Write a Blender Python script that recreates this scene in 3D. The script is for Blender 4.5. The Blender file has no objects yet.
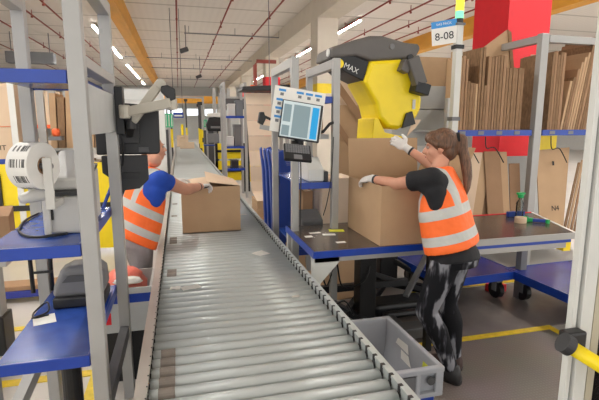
import bpy, bmesh, math, random
from mathutils import Vector, Matrix, Euler
random.seed(7)
PI = math.pi
S = bpy.context.scene
C = S.collection

# ------------------------------------------------------------------ materials
def lin(c):
    out = []
    for v in c:
        v /= 255.0
        out.append(v / 12.92 if v <= 0.04045 else ((v + 0.055) / 1.055) ** 2.4)
    return (out[0], out[1], out[2], 1.0)

def mat(name, col, rough=0.5, metal=0.0, var=0.08, scale=8.0, bump=0.0, bscale=60.0,
        stretch=(1, 1, 1), emit=None, estr=0.0, spec=0.5):
    m = bpy.data.materials.new(name); m.use_nodes = True
    nt = m.node_tree; N = nt.nodes; L = nt.links
    b = N['Principled BSDF']
    b.inputs['Roughness'].default_value = rough
    b.inputs['Metallic'].default_value = metal
    b.inputs['Specular IOR Level'].default_value = spec
    c = lin(col)
    tc = N.new('ShaderNodeTexCoord'); mp = N.new('ShaderNodeMapping')
    mp.inputs['Scale'].default_value = stretch
    L.new(tc.outputs['Object'], mp.inputs['Vector'])
    if var > 0:
        nz = N.new('ShaderNodeTexNoise'); nz.inputs['Scale'].default_value = scale
        nz.inputs['Detail'].default_value = 4.0
        L.new(mp.outputs[0], nz.inputs['Vector'])
        r = N.new('ShaderNodeValToRGB')
        r.color_ramp.elements[0].position = 0.3; r.color_ramp.elements[1].position = 0.7
        r.color_ramp.elements[0].color = (c[0] * (1 - var), c[1] * (1 - var), c[2] * (1 - var), 1)
        r.color_ramp.elements[1].color = (min(1, c[0] * (1 + var)), min(1, c[1] * (1 + var)), min(1, c[2] * (1 + var)), 1)
        L.new(nz.outputs['Fac'], r.inputs['Fac']); L.new(r.outputs['Color'], b.inputs['Base Color'])
    else:
        b.inputs['Base Color'].default_value = c
    if bump > 0:
        n2 = N.new('ShaderNodeTexNoise'); n2.inputs['Scale'].default_value = bscale
        L.new(mp.outputs[0], n2.inputs['Vector'])
        bp = N.new('ShaderNodeBump'); bp.inputs['Strength'].default_value = bump
        bp.inputs['Distance'].default_value = 0.01
        L.new(n2.outputs['Fac'], bp.inputs['Height']); L.new(bp.outputs['Normal'], b.inputs['Normal'])
    if emit is not None:
        b.inputs['Emission Color'].default_value = lin(emit)
        b.inputs['Emission Strength'].default_value = estr
    return m

M = {}
M['alu'] = mat('aluminium_profile', (166, 165, 162), 0.42, 0.2, 0.04, 5)
M['alu_white'] = mat('white_profile', (206, 206, 200), 0.45, 0.0, 0.03, 5)
M['beige'] = mat('beige_gasket', (178, 170, 148), 0.6, 0.0, 0.03)
M['steel'] = mat('galvanised_steel', (184, 190, 189), 0.40, 0.25, 0.08, 6, stretch=(0.4, 4, 4))
M['rail'] = mat('rail_steel', (186, 180, 172), 0.4, 0.35, 0.06, 6)
M['dark'] = mat('dark_plastic', (42, 42, 44), 0.5, 0, 0.06)
M['black'] = mat('black_plastic', (22, 22, 24), 0.42, 0, 0.05)
M['blackmetal'] = mat('black_metal', (30, 31, 34), 0.45, 0.2, 0.1)
M['grey'] = mat('grey_plastic', (110, 110, 112), 0.5, 0, 0.05)
M['greydark'] = mat('dark_grey_plastic', (74, 74, 76), 0.45, 0, 0.06)
M['hood'] = mat('charcoal_hood', (92, 88, 85), 0.5, 0, 0.06)
M['blue'] = mat('blue_enamel', (24, 62, 158), 0.28, 0, 0.10, 7)
M['bluetop'] = mat('worn_blue_enamel', (44, 76, 156), 0.24, 0, 0.16, 9)
M['blueplastic'] = mat('blue_plastic', (36, 66, 150), 0.4, 0, 0.06)
M['yellow'] = mat('yellow_paint', (244, 216, 20), 0.38, 0, 0.04)
M['yellowtape'] = mat('yellow_floor_tape', (222, 190, 40), 0.5, 0, 0.12, 20)
M['paleboard'] = mat('pale_kraft_board', (226, 206, 184), 0.8, 0, 0.04, 4, spec=0.2)
M['card'] = mat('cardboard', (186, 155, 122), 0.8, 0, 0.05, 5, spec=0.2)
M['cardlight'] = mat('light_cardboard', (212, 188, 162), 0.8, 0, 0.05, 4, spec=0.2)
M['cardedge'] = mat('cardboard_edge', (142, 114, 88), 0.9, 0, 0.22, 40, stretch=(6, 1, 0.4), spec=0.1)
M['carddark'] = mat('brown_cardboard', (158, 126, 98), 0.85, 0, 0.08, 5, spec=0.2)
M['white'] = mat('white_plastic', (218, 218, 214), 0.45, 0, 0.03)
M['paper'] = mat('white_paper', (232, 230, 224), 0.7, 0, 0.02)
M['printer'] = mat('ivory_printer_plastic', (196, 194, 188), 0.45, 0, 0.03)
M['ivory'] = mat('ivory_arm_paint', (186, 180, 166), 0.4, 0.1, 0.05)
M['panelgrey'] = mat('light_grey_panel', (190, 192, 190), 0.5, 0, 0.04)
M['totegrey'] = mat('grey_tote_plastic', (168, 170, 176), 0.42, 0, 0.04)
M['red'] = mat('red_paint', (232, 40, 52), 0.6, 0, 0.03)
M['salmon'] = mat('salmon_film', (226, 120, 104), 0.35, 0, 0.2, 9)
M['pipe'] = mat('red_pipe_paint', (140, 62, 52), 0.5, 0, 0.08)
M['glulam'] = mat('orange_beam_paint', (222, 160, 52), 0.55, 0, 0.10, 3, stretch=(1, .2, 1))
M['concrete'] = mat('cream_painted_concrete', (214, 206, 192), 0.8, 0, 0.04, 2)
M['skin'] = mat('skin', (206, 150, 124), 0.55, 0, 0.06, 14)
M['orange'] = mat('hi_vis_orange', (255, 92, 30), 0.7, 0, 0.07, 12, bump=0.25, bscale=18)
M['tshirt_black'] = mat('black_cotton', (26, 26, 30), 0.85, 0, 0.12, 12, bump=0.3, bscale=20)
M['tshirt_blue'] = mat('blue_cotton', (28, 70, 168), 0.85, 0, 0.1, 12, bump=0.3, bscale=20)
M['trousers_grey'] = mat('grey_cotton', (150, 146, 148), 0.85, 0, 0.12, 10, bump=0.3, bscale=20)
M['shoe'] = mat('black_leather', (28, 26, 27), 0.45, 0, 0.1)
M['shoe_brown'] = mat('dark_brown_leather', (60, 40, 36), 0.5, 0, 0.1)
M['glove'] = mat('white_glove_knit', (214, 210, 206), 0.8, 0, 0.08, 40)
M['gloveblack'] = mat('black_glove_rubber', (46, 44, 46), 0.6, 0, 0.08, 40)
M['glass'] = None
M['green'] = mat('green_plastic', (20, 160, 84), 0.4, 0, 0.04)
M['greensign'] = mat('green_sign', (60, 178, 128), 0.5, 0, 0.12, 30)
M['bluesign'] = mat('blue_sign', (60, 146, 214), 0.5, 0, 0.04)
M['ink'] = mat('black_ink', (30, 30, 32), 0.7, 0, 0)
M['inkgrey'] = mat('grey_ink', (120, 122, 126), 0.7, 0, 0)
M['wood'] = mat('pallet_wood', (168, 132, 92), 0.8, 0, 0.15, 6, stretch=(1, 8, 8))
M['lamp'] = mat('lamp_diffuser', (255, 255, 255), 0.5, 0, 0, emit=(255, 252, 246), estr=105.0)
M['tabletop'] = mat('worn_steel_top', (92, 84, 79), 0.2, 0.35, 0.12, 4)
M['bulbgreen'] = mat('green_beacon', (90, 220, 150), 0.3, 0, 0, emit=(120, 235, 165), estr=0.9)
M['bulbyellow'] = mat('yellow_beacon', (236, 226, 40), 0.3, 0, 0, emit=(240, 232, 60), estr=0.8)
M['purple'] = mat('blue_dolly_enamel', (40, 52, 140), 0.25, 0, 0.15, 4)
M['orangebulb'] = mat('orange_plastic', (232, 100, 50), 0.5, 0, 0.04)
M['screen_white'] = mat('screen_white', (170, 182, 184), 0.3, 0, 0, emit=(225, 240, 242), estr=0.22)
M['screen_grey'] = mat('screen_grey', (120, 140, 146), 0.3, 0, 0, emit=(158, 184, 194), estr=0.12)
M['screen_blue'] = mat('screen_blue', (20, 150, 210), 0.3, 0, 0, emit=(10, 150, 215), estr=0.2)
M['sticker'] = mat('yellow_sticker', (214, 214, 60), 0.6, 0, 0.15, 60)
M['brownrubber'] = mat('brown_rubber_sleeve', (120, 112, 104), 0.6, 0, 0.15, 20)
M['lens'] = mat('eye_white', (170, 150, 140), 0.3, 0, 0)
M['iris'] = mat('eye_iris', (60, 42, 32), 0.25, 0, 0)
M['lip'] = mat('lip', (168, 92, 84), 0.5, 0, 0.05)

def make_glass(name, tint, rough=0.02):
    m = bpy.data.materials.new(name); m.use_nodes = True
    nt = m.node_tree; N = nt.nodes; L = nt.links; N.clear()
    o = N.new('ShaderNodeOutputMaterial'); mx = N.new('ShaderNodeMixShader')
    t = N.new('ShaderNodeBsdfTransparent'); g = N.new('ShaderNodeBsdfGlossy')
    t.inputs['Color'].default_value = tint
    g.inputs['Roughness'].default_value = rough
    fr = N.new('ShaderNodeFresnel'); fr.inputs['IOR'].default_value = 1.45
    L.new(fr.outputs[0], mx.inputs['Fac']); L.new(t.outputs[0], mx.inputs[1]); L.new(g.outputs[0], mx.inputs[2])
    L.new(mx.outputs[0], o.inputs['Surface'])
    return m
M['glass'] = make_glass('clear_pane', (0.9, 0.93, 0.92, 1))
M['bottleglass'] = make_glass('clear_bottle', (0.72, 0.76, 0.74, 1), 0.05)

def mat_floor():
    m = mat('painted_concrete_floor', (188, 182, 176), 0.32, 0, 0.06, 1.5)
    return m
M['floor'] = mat_floor()

def mat_mat():
    m = bpy.data.materials.new('studded_rubber_mat'); m.use_nodes = True
    nt = m.node_tree; N = nt.nodes; L = nt.links; b = N['Principled BSDF']
    b.inputs['Roughness'].default_value = 0.55
    tc = N.new('ShaderNodeTexCoord')
    v = N.new('ShaderNodeTexVoronoi'); v.inputs['Scale'].default_value = 42; v.inputs['Randomness'].default_value = 0.0
    L.new(tc.outputs['Object'], v.inputs['Vector'])
    r = N.new('ShaderNodeValToRGB'); r.color_ramp.elements[0].position = 0.25; r.color_ramp.elements[1].position = 0.55
    r.color_ramp.elements[0].color = lin((184, 170, 162)); r.color_ramp.elements[1].color = lin((118, 108, 102))
    L.new(v.outputs['Distance'], r.inputs['Fac'])
    n = N.new('ShaderNodeTexNoise'); n.inputs['Scale'].default_value = 2.2
    L.new(tc.outputs['Object'], n.inputs['Vector'])
    mx = N.new('ShaderNodeMix'); mx.data_type = 'RGBA'; mx.blend_type = 'MULTIPLY'
    mx.inputs['Factor'].default_value = 0.35
    L.new(r.outputs['Color'], mx.inputs['A']); L.new(n.outputs['Color'], mx.inputs['B'])
    L.new(mx.outputs['Result'], b.inputs['Base Color'])
    bp = N.new('ShaderNodeBump'); bp.inputs['Strength'].default_value = 0.6; bp.inputs['Distance'].default_value = 0.004
    bp.invert = True
    L.new(v.outputs['Distance'], bp.inputs['Height']); L.new(bp.outputs['Normal'], b.inputs['Normal'])
    return m
M['mat'] = mat_mat()
M['matsmooth'] = mat('smooth_dark_mat', (128, 119, 114), 0.26, 0, 0.16, 3)

def mat_ceiling():
    m = bpy.data.materials.new('ribbed_ceiling_deck'); m.use_nodes = True
    nt = m.node_tree; N = nt.nodes; L = nt.links; b = N['Principled BSDF']
    b.inputs['Roughness'].default_value = 0.9
    tc = N.new('ShaderNodeTexCoord')
    w = N.new('ShaderNodeTexWave'); w.bands_direction = 'X'; w.inputs['Scale'].default_value = 1.2
    w.inputs['Distortion'].default_value = 0.0
    L.new(tc.outputs['Object'], w.inputs['Vector'])
    w2 = N.new('ShaderNodeTexWave'); w2.bands_direction = 'Y'; w2.inputs['Scale'].default_value = 0.13
    L.new(tc.outputs['Object'], w2.inputs['Vector'])
    r2 = N.new('ShaderNodeValToRGB'); r2.color_ramp.elements[0].position = 0.0; r2.color_ramp.elements[1].position = 0.015
    r2.color_ramp.elements[0].color = lin((190, 183, 175)); r2.color_ramp.elements[1].color = lin((230, 224, 217))
    L.new(w2.outputs['Fac'], r2.inputs['Fac'])
    L.new(r2.outputs['Color'], b.inputs['Base Color'])
    bp = N.new('ShaderNodeBump'); bp.inputs['Strength'].default_value = 0.25; bp.inputs['Distance'].default_value = 0.03
    L.new(w.outputs['Fac'], bp.inputs['Height']); L.new(bp.outputs['Normal'], b.inputs['Normal'])
    return m
M['ceiling'] = mat_ceiling()

def mat_camo():
    m = bpy.data.materials.new('black_grey_legging_print'); m.use_nodes = True
    nt = m.node_tree; N = nt.nodes; L = nt.links; b = N['Principled BSDF']
    b.inputs['Roughness'].default_value = 0.85; b.inputs['Specular IOR Level'].default_value = 0.2
    tc = N.new('ShaderNodeTexCoord'); mp = N.new('ShaderNodeMapping'); mp.inputs['Scale'].default_value = (1, 1, 0.28)
    mp.inputs['Rotation'].default_value = (0.1, 0.3, 0)
    L.new(tc.outputs['Object'], mp.inputs['Vector'])
    n = N.new('ShaderNodeTexNoise'); n.inputs['Scale'].default_value = 13; n.inputs['Detail'].default_value = 3
    L.new(mp.outputs[0], n.inputs['Vector'])
    r = N.new('ShaderNodeValToRGB')
    r.color_ramp.elements[0].position = 0.485; r.color_ramp.elements[0].color = lin((24, 24, 28))
    r.color_ramp.elements[1].position = 0.58; r.color_ramp.elements[1].color = lin((134, 134, 140))
    e = r.color_ramp.elements.new(0.53); e.color = lin((58, 58, 64))
    L.new(n.outputs['Fac'], r.inputs['Fac']); L.new(r.outputs['Color'], b.inputs['Base Color'])
    return m
M['camo'] = mat_camo()

def mat_hair():
    m = mat('brown_hair', (98, 68, 48), 0.5, 0, 0.5, 30, bump=0.5, bscale=40, stretch=(3, 3, 0.5))
    return m
M['hair'] = mat_hair()

def mat_vest(name, bands, straps, zmin, shx=0.0, shy=0.0):
    """orange vest, silver bands across (object z) and two straps (object x), object space = torso frame"""
    m = bpy.data.materials.new(name); m.use_nodes = True
    nt = m.node_tree; N = nt.nodes; L = nt.links; b = N['Principled BSDF']
    b.inputs['Roughness'].default_value = 0.6
    tc = N.new('ShaderNodeTexCoord'); sp = N.new('ShaderNodeSeparateXYZ')
    L.new(tc.outputs['Object'], sp.inputs[0])
    def between(sock, a, c):
        g = N.new('ShaderNodeMath'); g.operation = 'GREATER_THAN'; g.inputs[1].default_value = a; L.new(sock, g.inputs[0])
        l = N.new('ShaderNodeMath'); l.operation = 'LESS_THAN'; l.inputs[1].default_value = c; L.new(sock, l.inputs[0])
        k = N.new('ShaderNodeMath'); k.operation = 'MULTIPLY'; L.new(g.outputs[0], k.inputs[0]); L.new(l.outputs[0], k.inputs[1])
        return k.outputs[0]
    def comb(op, a, c):
        k = N.new('ShaderNodeMath'); k.operation = op; L.new(a, k.inputs[0]); L.new(c, k.inputs[1]); return k.outputs[0]
    ab = N.new('ShaderNodeMath'); ab.operation = 'ABSOLUTE'; L.new(sp.outputs['X'], ab.inputs[0])
    def lincomb(base, sock, k):
        a = N.new('ShaderNodeMath'); a.operation = 'MULTIPLY_ADD'; a.inputs[1].default_value = -k
        L.new(sock, a.inputs[0]); L.new(base, a.inputs[2]); return a.outputs[0]
    zz = lincomb(lincomb(sp.outputs['Z'], sp.outputs['X'], shx), sp.outputs['Y'], shy)
    tot = between(zz, *bands[0])
    for q in bands[1:]:
        tot = comb('MAXIMUM', tot, between(zz, *q))
    st = comb('MULTIPLY', between(ab.outputs[0], *straps), between(sp.outputs['Z'], zmin, 9))
    tot = comb('MAXIMUM', tot, st)
    mx = N.new('ShaderNodeMix'); mx.data_type = 'RGBA'
    mx.inputs['A'].default_value = lin((255, 112, 40)); mx.inputs['B'].default_value = lin((190, 190, 186))
    L.new(tot, mx.inputs['Factor']); L.new(mx.outputs['Result'], b.inputs['Base Color'])
    n2 = N.new('ShaderNodeTexNoise'); n2.inputs['Scale'].default_value = 11
    L.new(tc.outputs['Object'], n2.inputs['Vector'])
    bp = N.new('ShaderNodeBump'); bp.inputs['Strength'].default_value = 0.5; bp.inputs['Distance'].default_value = 0.03
    L.new(n2.outputs['Fac'], bp.inputs['Height']); L.new(bp.outputs['Normal'], b.inputs['Normal'])
    return m

# ------------------------------------------------------------------ builders
ORG = {}
def tag(o, label=None, cat=None, group=None, kind=None):
    if label: o['label'] = label
    if cat: o['category'] = cat
    if group: o['group'] = group
    if kind: o['kind'] = kind
    return o

def thing(name, label, cat, loc=(0, 0, 0), group=None, kind=None):
    o = bpy.data.objects.new(name, None); C.objects.link(o)
    o.empty_display_size = 0.05
    o.location = loc
    ORG[o.name] = Vector(loc)
    return tag(o, label, cat, group, kind)

class MB:
    def __init__(s):
        s.bm = bmesh.new(); s.mi = 0
    def _fin(s, verts):
        fs = set()
        for v in verts:
            for f in v.link_faces: fs.add(f)
        for f in fs: f.material_index = s.mi
        return s
    def box(s, x0, x1, y0, y1, z0, z1, rot=None, piv=None):
        r = bmesh.ops.create_cube(s.bm, size=1.0)['verts']
        for v in r:
            v.co = Vector(((x0 + x1) / 2 + v.co.x * (x1 - x0), (y0 + y1) / 2 + v.co.y * (y1 - y0), (z0 + z1) / 2 + v.co.z * (z1 - z0)))
        if rot:
            p = Vector(piv) if piv else Vector(((x0 + x1) / 2, (y0 + y1) / 2, (z0 + z1) / 2))
            R = Euler(rot).to_matrix()
            for v in r: v.co = p + R @ (v.co - p)
        return s._fin(r)
    def bar(s, p0, p1, w, h, up=(0, 0, 1)):
        p0 = Vector(p0); p1 = Vector(p1); d = (p1 - p0); ln = d.length; d.normalize()
        u = Vector(up)
        if abs(d.dot(u)) > 0.98: u = Vector((1, 0, 0))
        sx = d.cross(u).normalized(); sz = sx.cross(d).normalized()
        r = bmesh.ops.create_cube(s.bm, size=1.0)['verts']
        for v in r:
            v.co = (p0 + p1) / 2 + d * (v.co.x * ln) + sx * (v.co.y * w) + sz * (v.co.z * h)
        return s._fin(r)
    def cyl(s, p0, p1, r0, r1=None, seg=16):
        if r1 is None: r1 = r0
        p0 = Vector(p0); p1 = Vector(p1); d = p1 - p0
        r = bmesh.ops.create_cone(s.bm, cap_ends=True, segments=seg, radius1=r0, radius2=r1, depth=d.length)['verts']
        q = d.to_track_quat('Z', 'Y').to_matrix()
        for v in r: v.co = (p0 + p1) / 2 + q @ v.co
        return s._fin(r)
    def tube(s, pts, r, seg=8):
        pts = [Vector(p) for p in pts]
        rings = []
        for i, p in enumerate(pts):
            a = pts[max(0, i - 1)]; b = pts[min(len(pts) - 1, i + 1)]
            d = (b - a).normalized()
            u = Vector((0, 0, 1)) if abs(d.z) < 0.9 else Vector((1, 0, 0))
            x = d.cross(u).normalized(); y = d.cross(x).normalized()
            rings.append([s.bm.verts.new(p + x * (r * math.cos(2 * PI * k / seg)) + y * (r * math.sin(2 * PI * k / seg))) for k in range(seg)])
        for a, b in zip(rings, rings[1:]):
            for k in range(seg):
                s.bm.faces.new((a[k], a[(k + 1) % seg], b[(k + 1) % seg], b[k]))
        s.bm.faces.new(rings[0][::-1]); s.bm.faces.new(rings[-1])
        return s._fin([v for q in rings for v in q])
    def rings(s, rs, closed=True):
        R = [[s.bm.verts.new(p) for p in ring] for ring in rs]; n = len(R[0])
        for a, b in zip(R, R[1:]):
            for k in range(n):
                s.bm.faces.new((a[k], a[(k + 1) % n], b[(k + 1) % n], b[k]))
        if closed:
            s.bm.faces.new(R[0][::-1]); s.bm.faces.new(R[-1])
        return s._fin([v for q in R for v in q])
    def prism(s, poly, axis, a, b):
        """poly of 2D points; axis 'Y': points are (x,z), extruded a..b in y; 'X': (y,z); 'Z': (x,y)"""
        def P(p, t):
            return {'Y': (p[0], t, p[1]), 'X': (t, p[0], p[1]), 'Z': (p[0], p[1], t)}[axis]
        A = [s.bm.verts.new(P(p, a)) for p in poly]; B = [s.bm.verts.new(P(p, b)) for p in poly]
        n = len(poly)
        s.bm.faces.new(A); s.bm.faces.new(B[::-1])
        for k in range(n):
            s.bm.faces.new((A[k], B[k], B[(k + 1) % n], A[(k + 1) % n]))
        return s._fin(A + B)
    def lathe(s, prof, c, seg=20, axis='Z'):
        rs = []
        for r, h in prof:
            ring = []
            for k in range(seg):
                a = 2 * PI * k / seg
                if axis == 'Z': ring.append(Vector(c) + Vector((r * math.cos(a), r * math.sin(a), h)))
                elif axis == 'X': ring.append(Vector(c) + Vector((h, r * math.cos(a), r * math.sin(a))))
                else: ring.append(Vector(c) + Vector((r * math.cos(a), h, r * math.sin(a))))
            rs.append(ring)
        return s.rings(rs)
    def ball(s, c, r, sc=(1, 1, 1), seg=16):
        v = bmesh.ops.create_uvsphere(s.bm, u_segments=seg, v_segments=max(6, seg // 2), radius=r)['verts']
        for q in v: q.co = Vector(c) + Vector((q.co.x * sc[0], q.co.y * sc[1], q.co.z * sc[2]))
        return s._fin(v)
    def quad(s, a, b, c, d, t=0.0):
        P = [Vector(p) for p in (a, b, c, d)]
        n = (P[1] - P[0]).cross(P[3] - P[0]).normalized() * t
        A = [s.bm.verts.new(p) for p in P]
        if t == 0:
            s.bm.faces.new(A); return s._fin(A)
        B = [s.bm.verts.new(p + n) for p in P]
        s.bm.faces.new(A[::-1]); s.bm.faces.new(B)
        for k in range(4): s.bm.faces.new((A[k], A[(k + 1) % 4], B[(k + 1) % 4], B[k]))
        return s._fin(A + B)
    def xf(s, mtx):
        for v in s.bm.verts: v.co = mtx @ v.co
        return s
    def build(s, name, m, parent=None, bevel=0.0, smooth=False, local=False, seg=2):
        bmesh.ops.recalc_face_normals(s.bm, faces=s.bm.faces)
        if parent is not None:
            off = ORG.get(parent.name, Vector((0, 0, 0)))
        else:
            xs = [v.co for v in s.bm.verts]
            off = Vector(((min(v.x for v in xs) + max(v.x for v in xs)) / 2, (min(v.y for v in xs) + max(v.y for v in xs)) / 2, min(v.z for v in xs)))
        if not local:
            for v in s.bm.verts: v.co -= off
        me = bpy.data.meshes.new(name); s.bm.to_mesh(me); s.bm.free()
        for k in (m if isinstance(m, (list, tuple)) else [m]):
            me.materials.append(M[k] if isinstance(k, str) else k)
        o = bpy.data.objects.new(name, me); C.objects.link(o)
        if parent is not None:
            o.parent = parent; ORG[o.name] = off.copy()
        else:
            o.location = off if not local else (0, 0, 0); ORG[o.name] = off if not local else Vector((0, 0, 0))
        if smooth:
            for p in me.polygons: p.use_smooth = True
        if bevel > 0:
            md = o.modifiers.new('bevel', 'BEVEL'); md.width = bevel; md.segments = seg; md.limit_method = 'ANGLE'
            md.angle_limit = math.radians(40)
        return o

def dup(root, loc, rotz=None, label=None, group=None):
    r = root.copy(); C.objects.link(r); r.location = loc
    if rotz is not None: r.rotation_euler = (0, 0, rotz)
    if label: r['label'] = label
    if group: r['group'] = group
    for ch in list(root.children):
        c = ch.copy(); C.objects.link(c); c.parent = r
        for g in ch.children:
            d = g.copy(); C.objects.link(d); d.parent = c
    return r

def text(body, size, m, parent, origin, xdir, ydir, name='lettering', depth=0.001, align='CENTER', sx=1.0):
    cu = bpy.data.curves.new(name, 'FONT'); cu.body = body; cu.size = size
    cu.align_x = align; cu.align_y = 'CENTER'; cu.extrude = depth
    tmp = bpy.data.objects.new(name, cu); C.objects.link(tmp)
    bpy.context.view_layer.update()
    dg = bpy.context.evaluated_depsgraph_get()
    me = bpy.data.meshes.new_from_object(tmp.evaluated_get(dg))
    C.objects.unlink(tmp); bpy.data.objects.remove(tmp)
    x = Vector(xdir).normalized(); y = Vector(ydir).normalized(); z = x.cross(y)
    for v in me.vertices:
        v.co = Vector(origin) + x * (v.co.x * sx) + y * v.co.y + z * v.co.z - ORG.get(parent.name, Vector((0, 0, 0)))
    me.materials.clear(); me.materials.append(M[m]); me.name = name
    o = bpy.data.objects.new(name, me); C.objects.link(o); o.parent = parent
    ORG[o.name] = ORG.get(parent.name, Vector((0, 0, 0))).copy()
    return o

def carton(name, label, cat, x0, x1, y0, y1, z0, z1, group=None, m='card', rot=0, tape=True, bev=0.004):
    """closed carton: four walls, top flaps with a seam, tape strip"""
    cx, cy = (x0 + x1) / 2, (y0 + y1) / 2
    t = thing(name, label, cat, (cx, cy, z0), group)
    b = MB(); b.box(x0, x1, y0, y1, z0, z1 - 0.004)
    b.build('carton_body', m, t, bevel=bev)
    f = MB(); f.box(x0, cx - 0.002, y0, y1, z1 - 0.004, z1); f.build('flap', m, t)
    f = MB(); f.box(cx + 0.002, x1, y0, y1, z1 - 0.004, z1); f.build('flap', m, t)
    if tape:
        f = MB(); f.box(cx - 0.03, cx + 0.03, y0 - 0.001, y1 + 0.001, z1, z1 + 0.001); f.build('packing_tape', 'cardlight', t)
    if rot: t.rotation_euler = (0, 0, rot)
    return t
# ------------------------------------------------------------------ camera, light
cam = bpy.data.cameras.new('camera'); co = bpy.data.objects.new('camera', cam); C.objects.link(co)
cam.sensor_width = 36; cam.lens = 450 / 599 * 36; cam.clip_start = 0.05; cam.clip_end = 200
co.location = (0, 0, 1.72)
co.rotation_euler = (math.radians(90 - 9.59), 0, math.radians(-14.85))
S.camera = co
w = bpy.data.worlds.new('world'); S.world = w; w.use_nodes = True
w.node_tree.nodes['Background'].inputs['Color'].default_value = (1.0, 0.99, 0.97, 1)
w.node_tree.nodes['Background'].inputs['Strength'].default_value = 1.45
S.view_settings.view_transform = 'Standard'; S.view_settings.look = 'None'
S.view_settings.exposure = 0.52; S.view_settings.gamma = 1.0

# ------------------------------------------------------------------ setting
def struct(name, b, m, **k):
    o = b.build(name, m, None, **k); o['kind'] = 'structure'; return o
CZ = 5.9
b = MB(); b.box(-16, 26, -6, 54, -0.1, 0); struct('floor', b, 'floor')
b = MB(); b.box(-16, 26, -14, 54, CZ, CZ + 0.1); struct('ceiling', b, 'ceiling')
b = MB(); b.box(-16, 26, 54, 54.2, 0, CZ); struct('wall_back', b, 'panelgrey')
b = MB(); b.box(-16.2, -16, 9, 54, 0, CZ); struct('wall_left', b, 'panelgrey')
b = MB(); b.box(26, 26.2, 9, 54, 0, CZ); struct('wall_right', b, 'panelgrey')
# high windows in the far wall
for i, (x0, x1) in enumerate(((-1.6, 0.6), (0.9, 2.6), (2.9, 4.4))):
    t = thing('window_%d' % (i + 1), None, None, ((x0 + x1) / 2, 53.9, 2.6), kind='structure')
    m_ = MB(); m_.box(x0, x1, 53.88, 53.98, 2.6, 3.5); m_.build('window_frame', 'alu_white', t)
    m_ = MB(); m_.box(x0 + .1, x1 - .1, 53.85, 53.89, 2.7, 3.4)
    M.setdefault('sky', mat('daylight_pane', (235, 242, 250), 0.3, 0, 0, emit=(235, 243, 252), estr=1.3))
    m_.build('window_pane', 'sky', t)
# beams
def cbeam(name, x, wd, z0, z1, y0, y1, m):
    b = MB(); b.box(x - wd / 2, x + wd / 2, y0, y1, z0, z1); return struct(name, b, m)
cbeam('ceiling_beam', 4.98, 0.76, 5.2, CZ, 2, 54, 'concrete')
cbeam('ceiling_beam', -1.85, 0.42, 5.25, CZ, 2, 54, 'glulam')
cbeam('ceiling_beam', 11.6, 0.5, 5.2, CZ, 2, 54, 'glulam')
b = MB(); b.box(-3, 4.6, 40, 40.4, 3.45, 4.05); tag(b.build('crane_beam', 'glulam'), 'orange crane beam spanning the hall far behind the conveyor', 'beam')
# pillars : first one painted red
for i, y in enumerate((5.75, 15.0, 24.4, 33.8, 43.2)):
    t = thing('pillar', None, None, (4.99, y + .4, 0), kind='structure')
    q = MB(); q.box(4.6, 5.32, y, y + 0.8, 0, 5.2); q.build('shaft', 'red' if i == 0 else 'concrete', t)
    if i > 0:
        q = MB(); q.box(4.59, 5.39, y - .01, y + .81, 2.75 if i == 1 else 3.6, 3.08 if i == 1 else 4.2); q.build('painted_band', 'yellow' if i == 1 else 'red', t)
# ceiling lamps : rows of tube luminaires, the far right row added for even light
def lamp(x, y, label):
    t = thing('tube_lamp', label, 'ceiling lamp', (x, y, 5.72), 'tube lamps under the ceiling')
    q = MB(); q.box(x - .07, x + .07, y, y + 2.95, 5.78, 5.84); q.box(x - .07, x - .062, y, y + 2.95, 5.735, 5.78); q.box(x + .062, x + .07, y, y + 2.95, 5.735, 5.78); q.cyl((x, y + .4, 5.84), (x, y + .4, 5.9), .02, seg=8); q.cyl((x, y + 2.5, 5.84), (x, y + 2.5, 5.9), .02, seg=8); q.build('lamp_housing', 'white', t)
    q = MB(); q.box(x - .061, x + .061, y + .03, y + 2.92, 5.74, 5.778); q.build('lamp_diffuser', 'lamp', t)
    return t
L1 = 'long white tube lamp in the ceiling row left of the conveyor'
L2 = 'long white tube lamp in the ceiling row right of the cream pillars'
L3 = 'long white tube lamp in the row added for even light beyond the right orange beam'
la = lamp(-3.25, 1.5, L1)
for y in (4.8, 8.1, 14.65, 21.2, 24.5, 27.8, 34.3, 37.6, 40.9, 47.4):
    dup(la, (-3.25, y, 5.72))
lb = lamp(7.1, 0.6, L2); lb['group'] = 'tube lamps over the right aisle'
for y in (4.6, 8.6, 17.5, 23.5, 26.8, 33.0, 37.0, 41.0):
    dup(lb, (7.1, y, 5.72))
lc = lamp(13.5, 0.6, L3); lc['group'] = 'tube lamps added for even light over the far right aisle'  # extra row, added to even out the hall lighting
for k in range(1, 12):
    dup(lc, (13.5, 0.6 + k * 4.0, 5.72))
# sprinkler pipes, all along the hall
for i, x in enumerate((-8.6, -6.6, -5.1, -4.2, 0.1, 1.85, 3.5, 6.9, 8.2, 9.3, 10.3, 12.4)):
    t = thing('sprinkler_pipe', 'thin red sprinkler pipe under the ceiling deck, %s' % (
        'far left of the tube lamps', 'second from the far left', 'just left of the left lamp row', 'closest to the left lamp row',
        'straight above the conveyor', 'right of the one above the conveyor', 'left of the cream beam', 'right of the cream beam',
        'second right of the cream beam', 'third right of the cream beam', 'left of the right orange beam', 'right of the right orange beam')[i],
        'pipe', (x, 20, 5.7))
    q = MB(); q.cyl((x, 1, 5.72), (x, 53, 5.72), 0.03, seg=8); q.build('pipe_run', 'pipe', t, smooth=True)
    for k in range(9):
        y = 5 + k * 4.2 + (i % 3)
        q = MB(); q.cyl((x, y, 5.66), (x, y, 5.9), 0.015, seg=6); q.cyl((x, y, 5.62), (x, y, 5.68), 0.04, seg=8); q.build('sprinkler_head', 'pipe', t)
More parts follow.
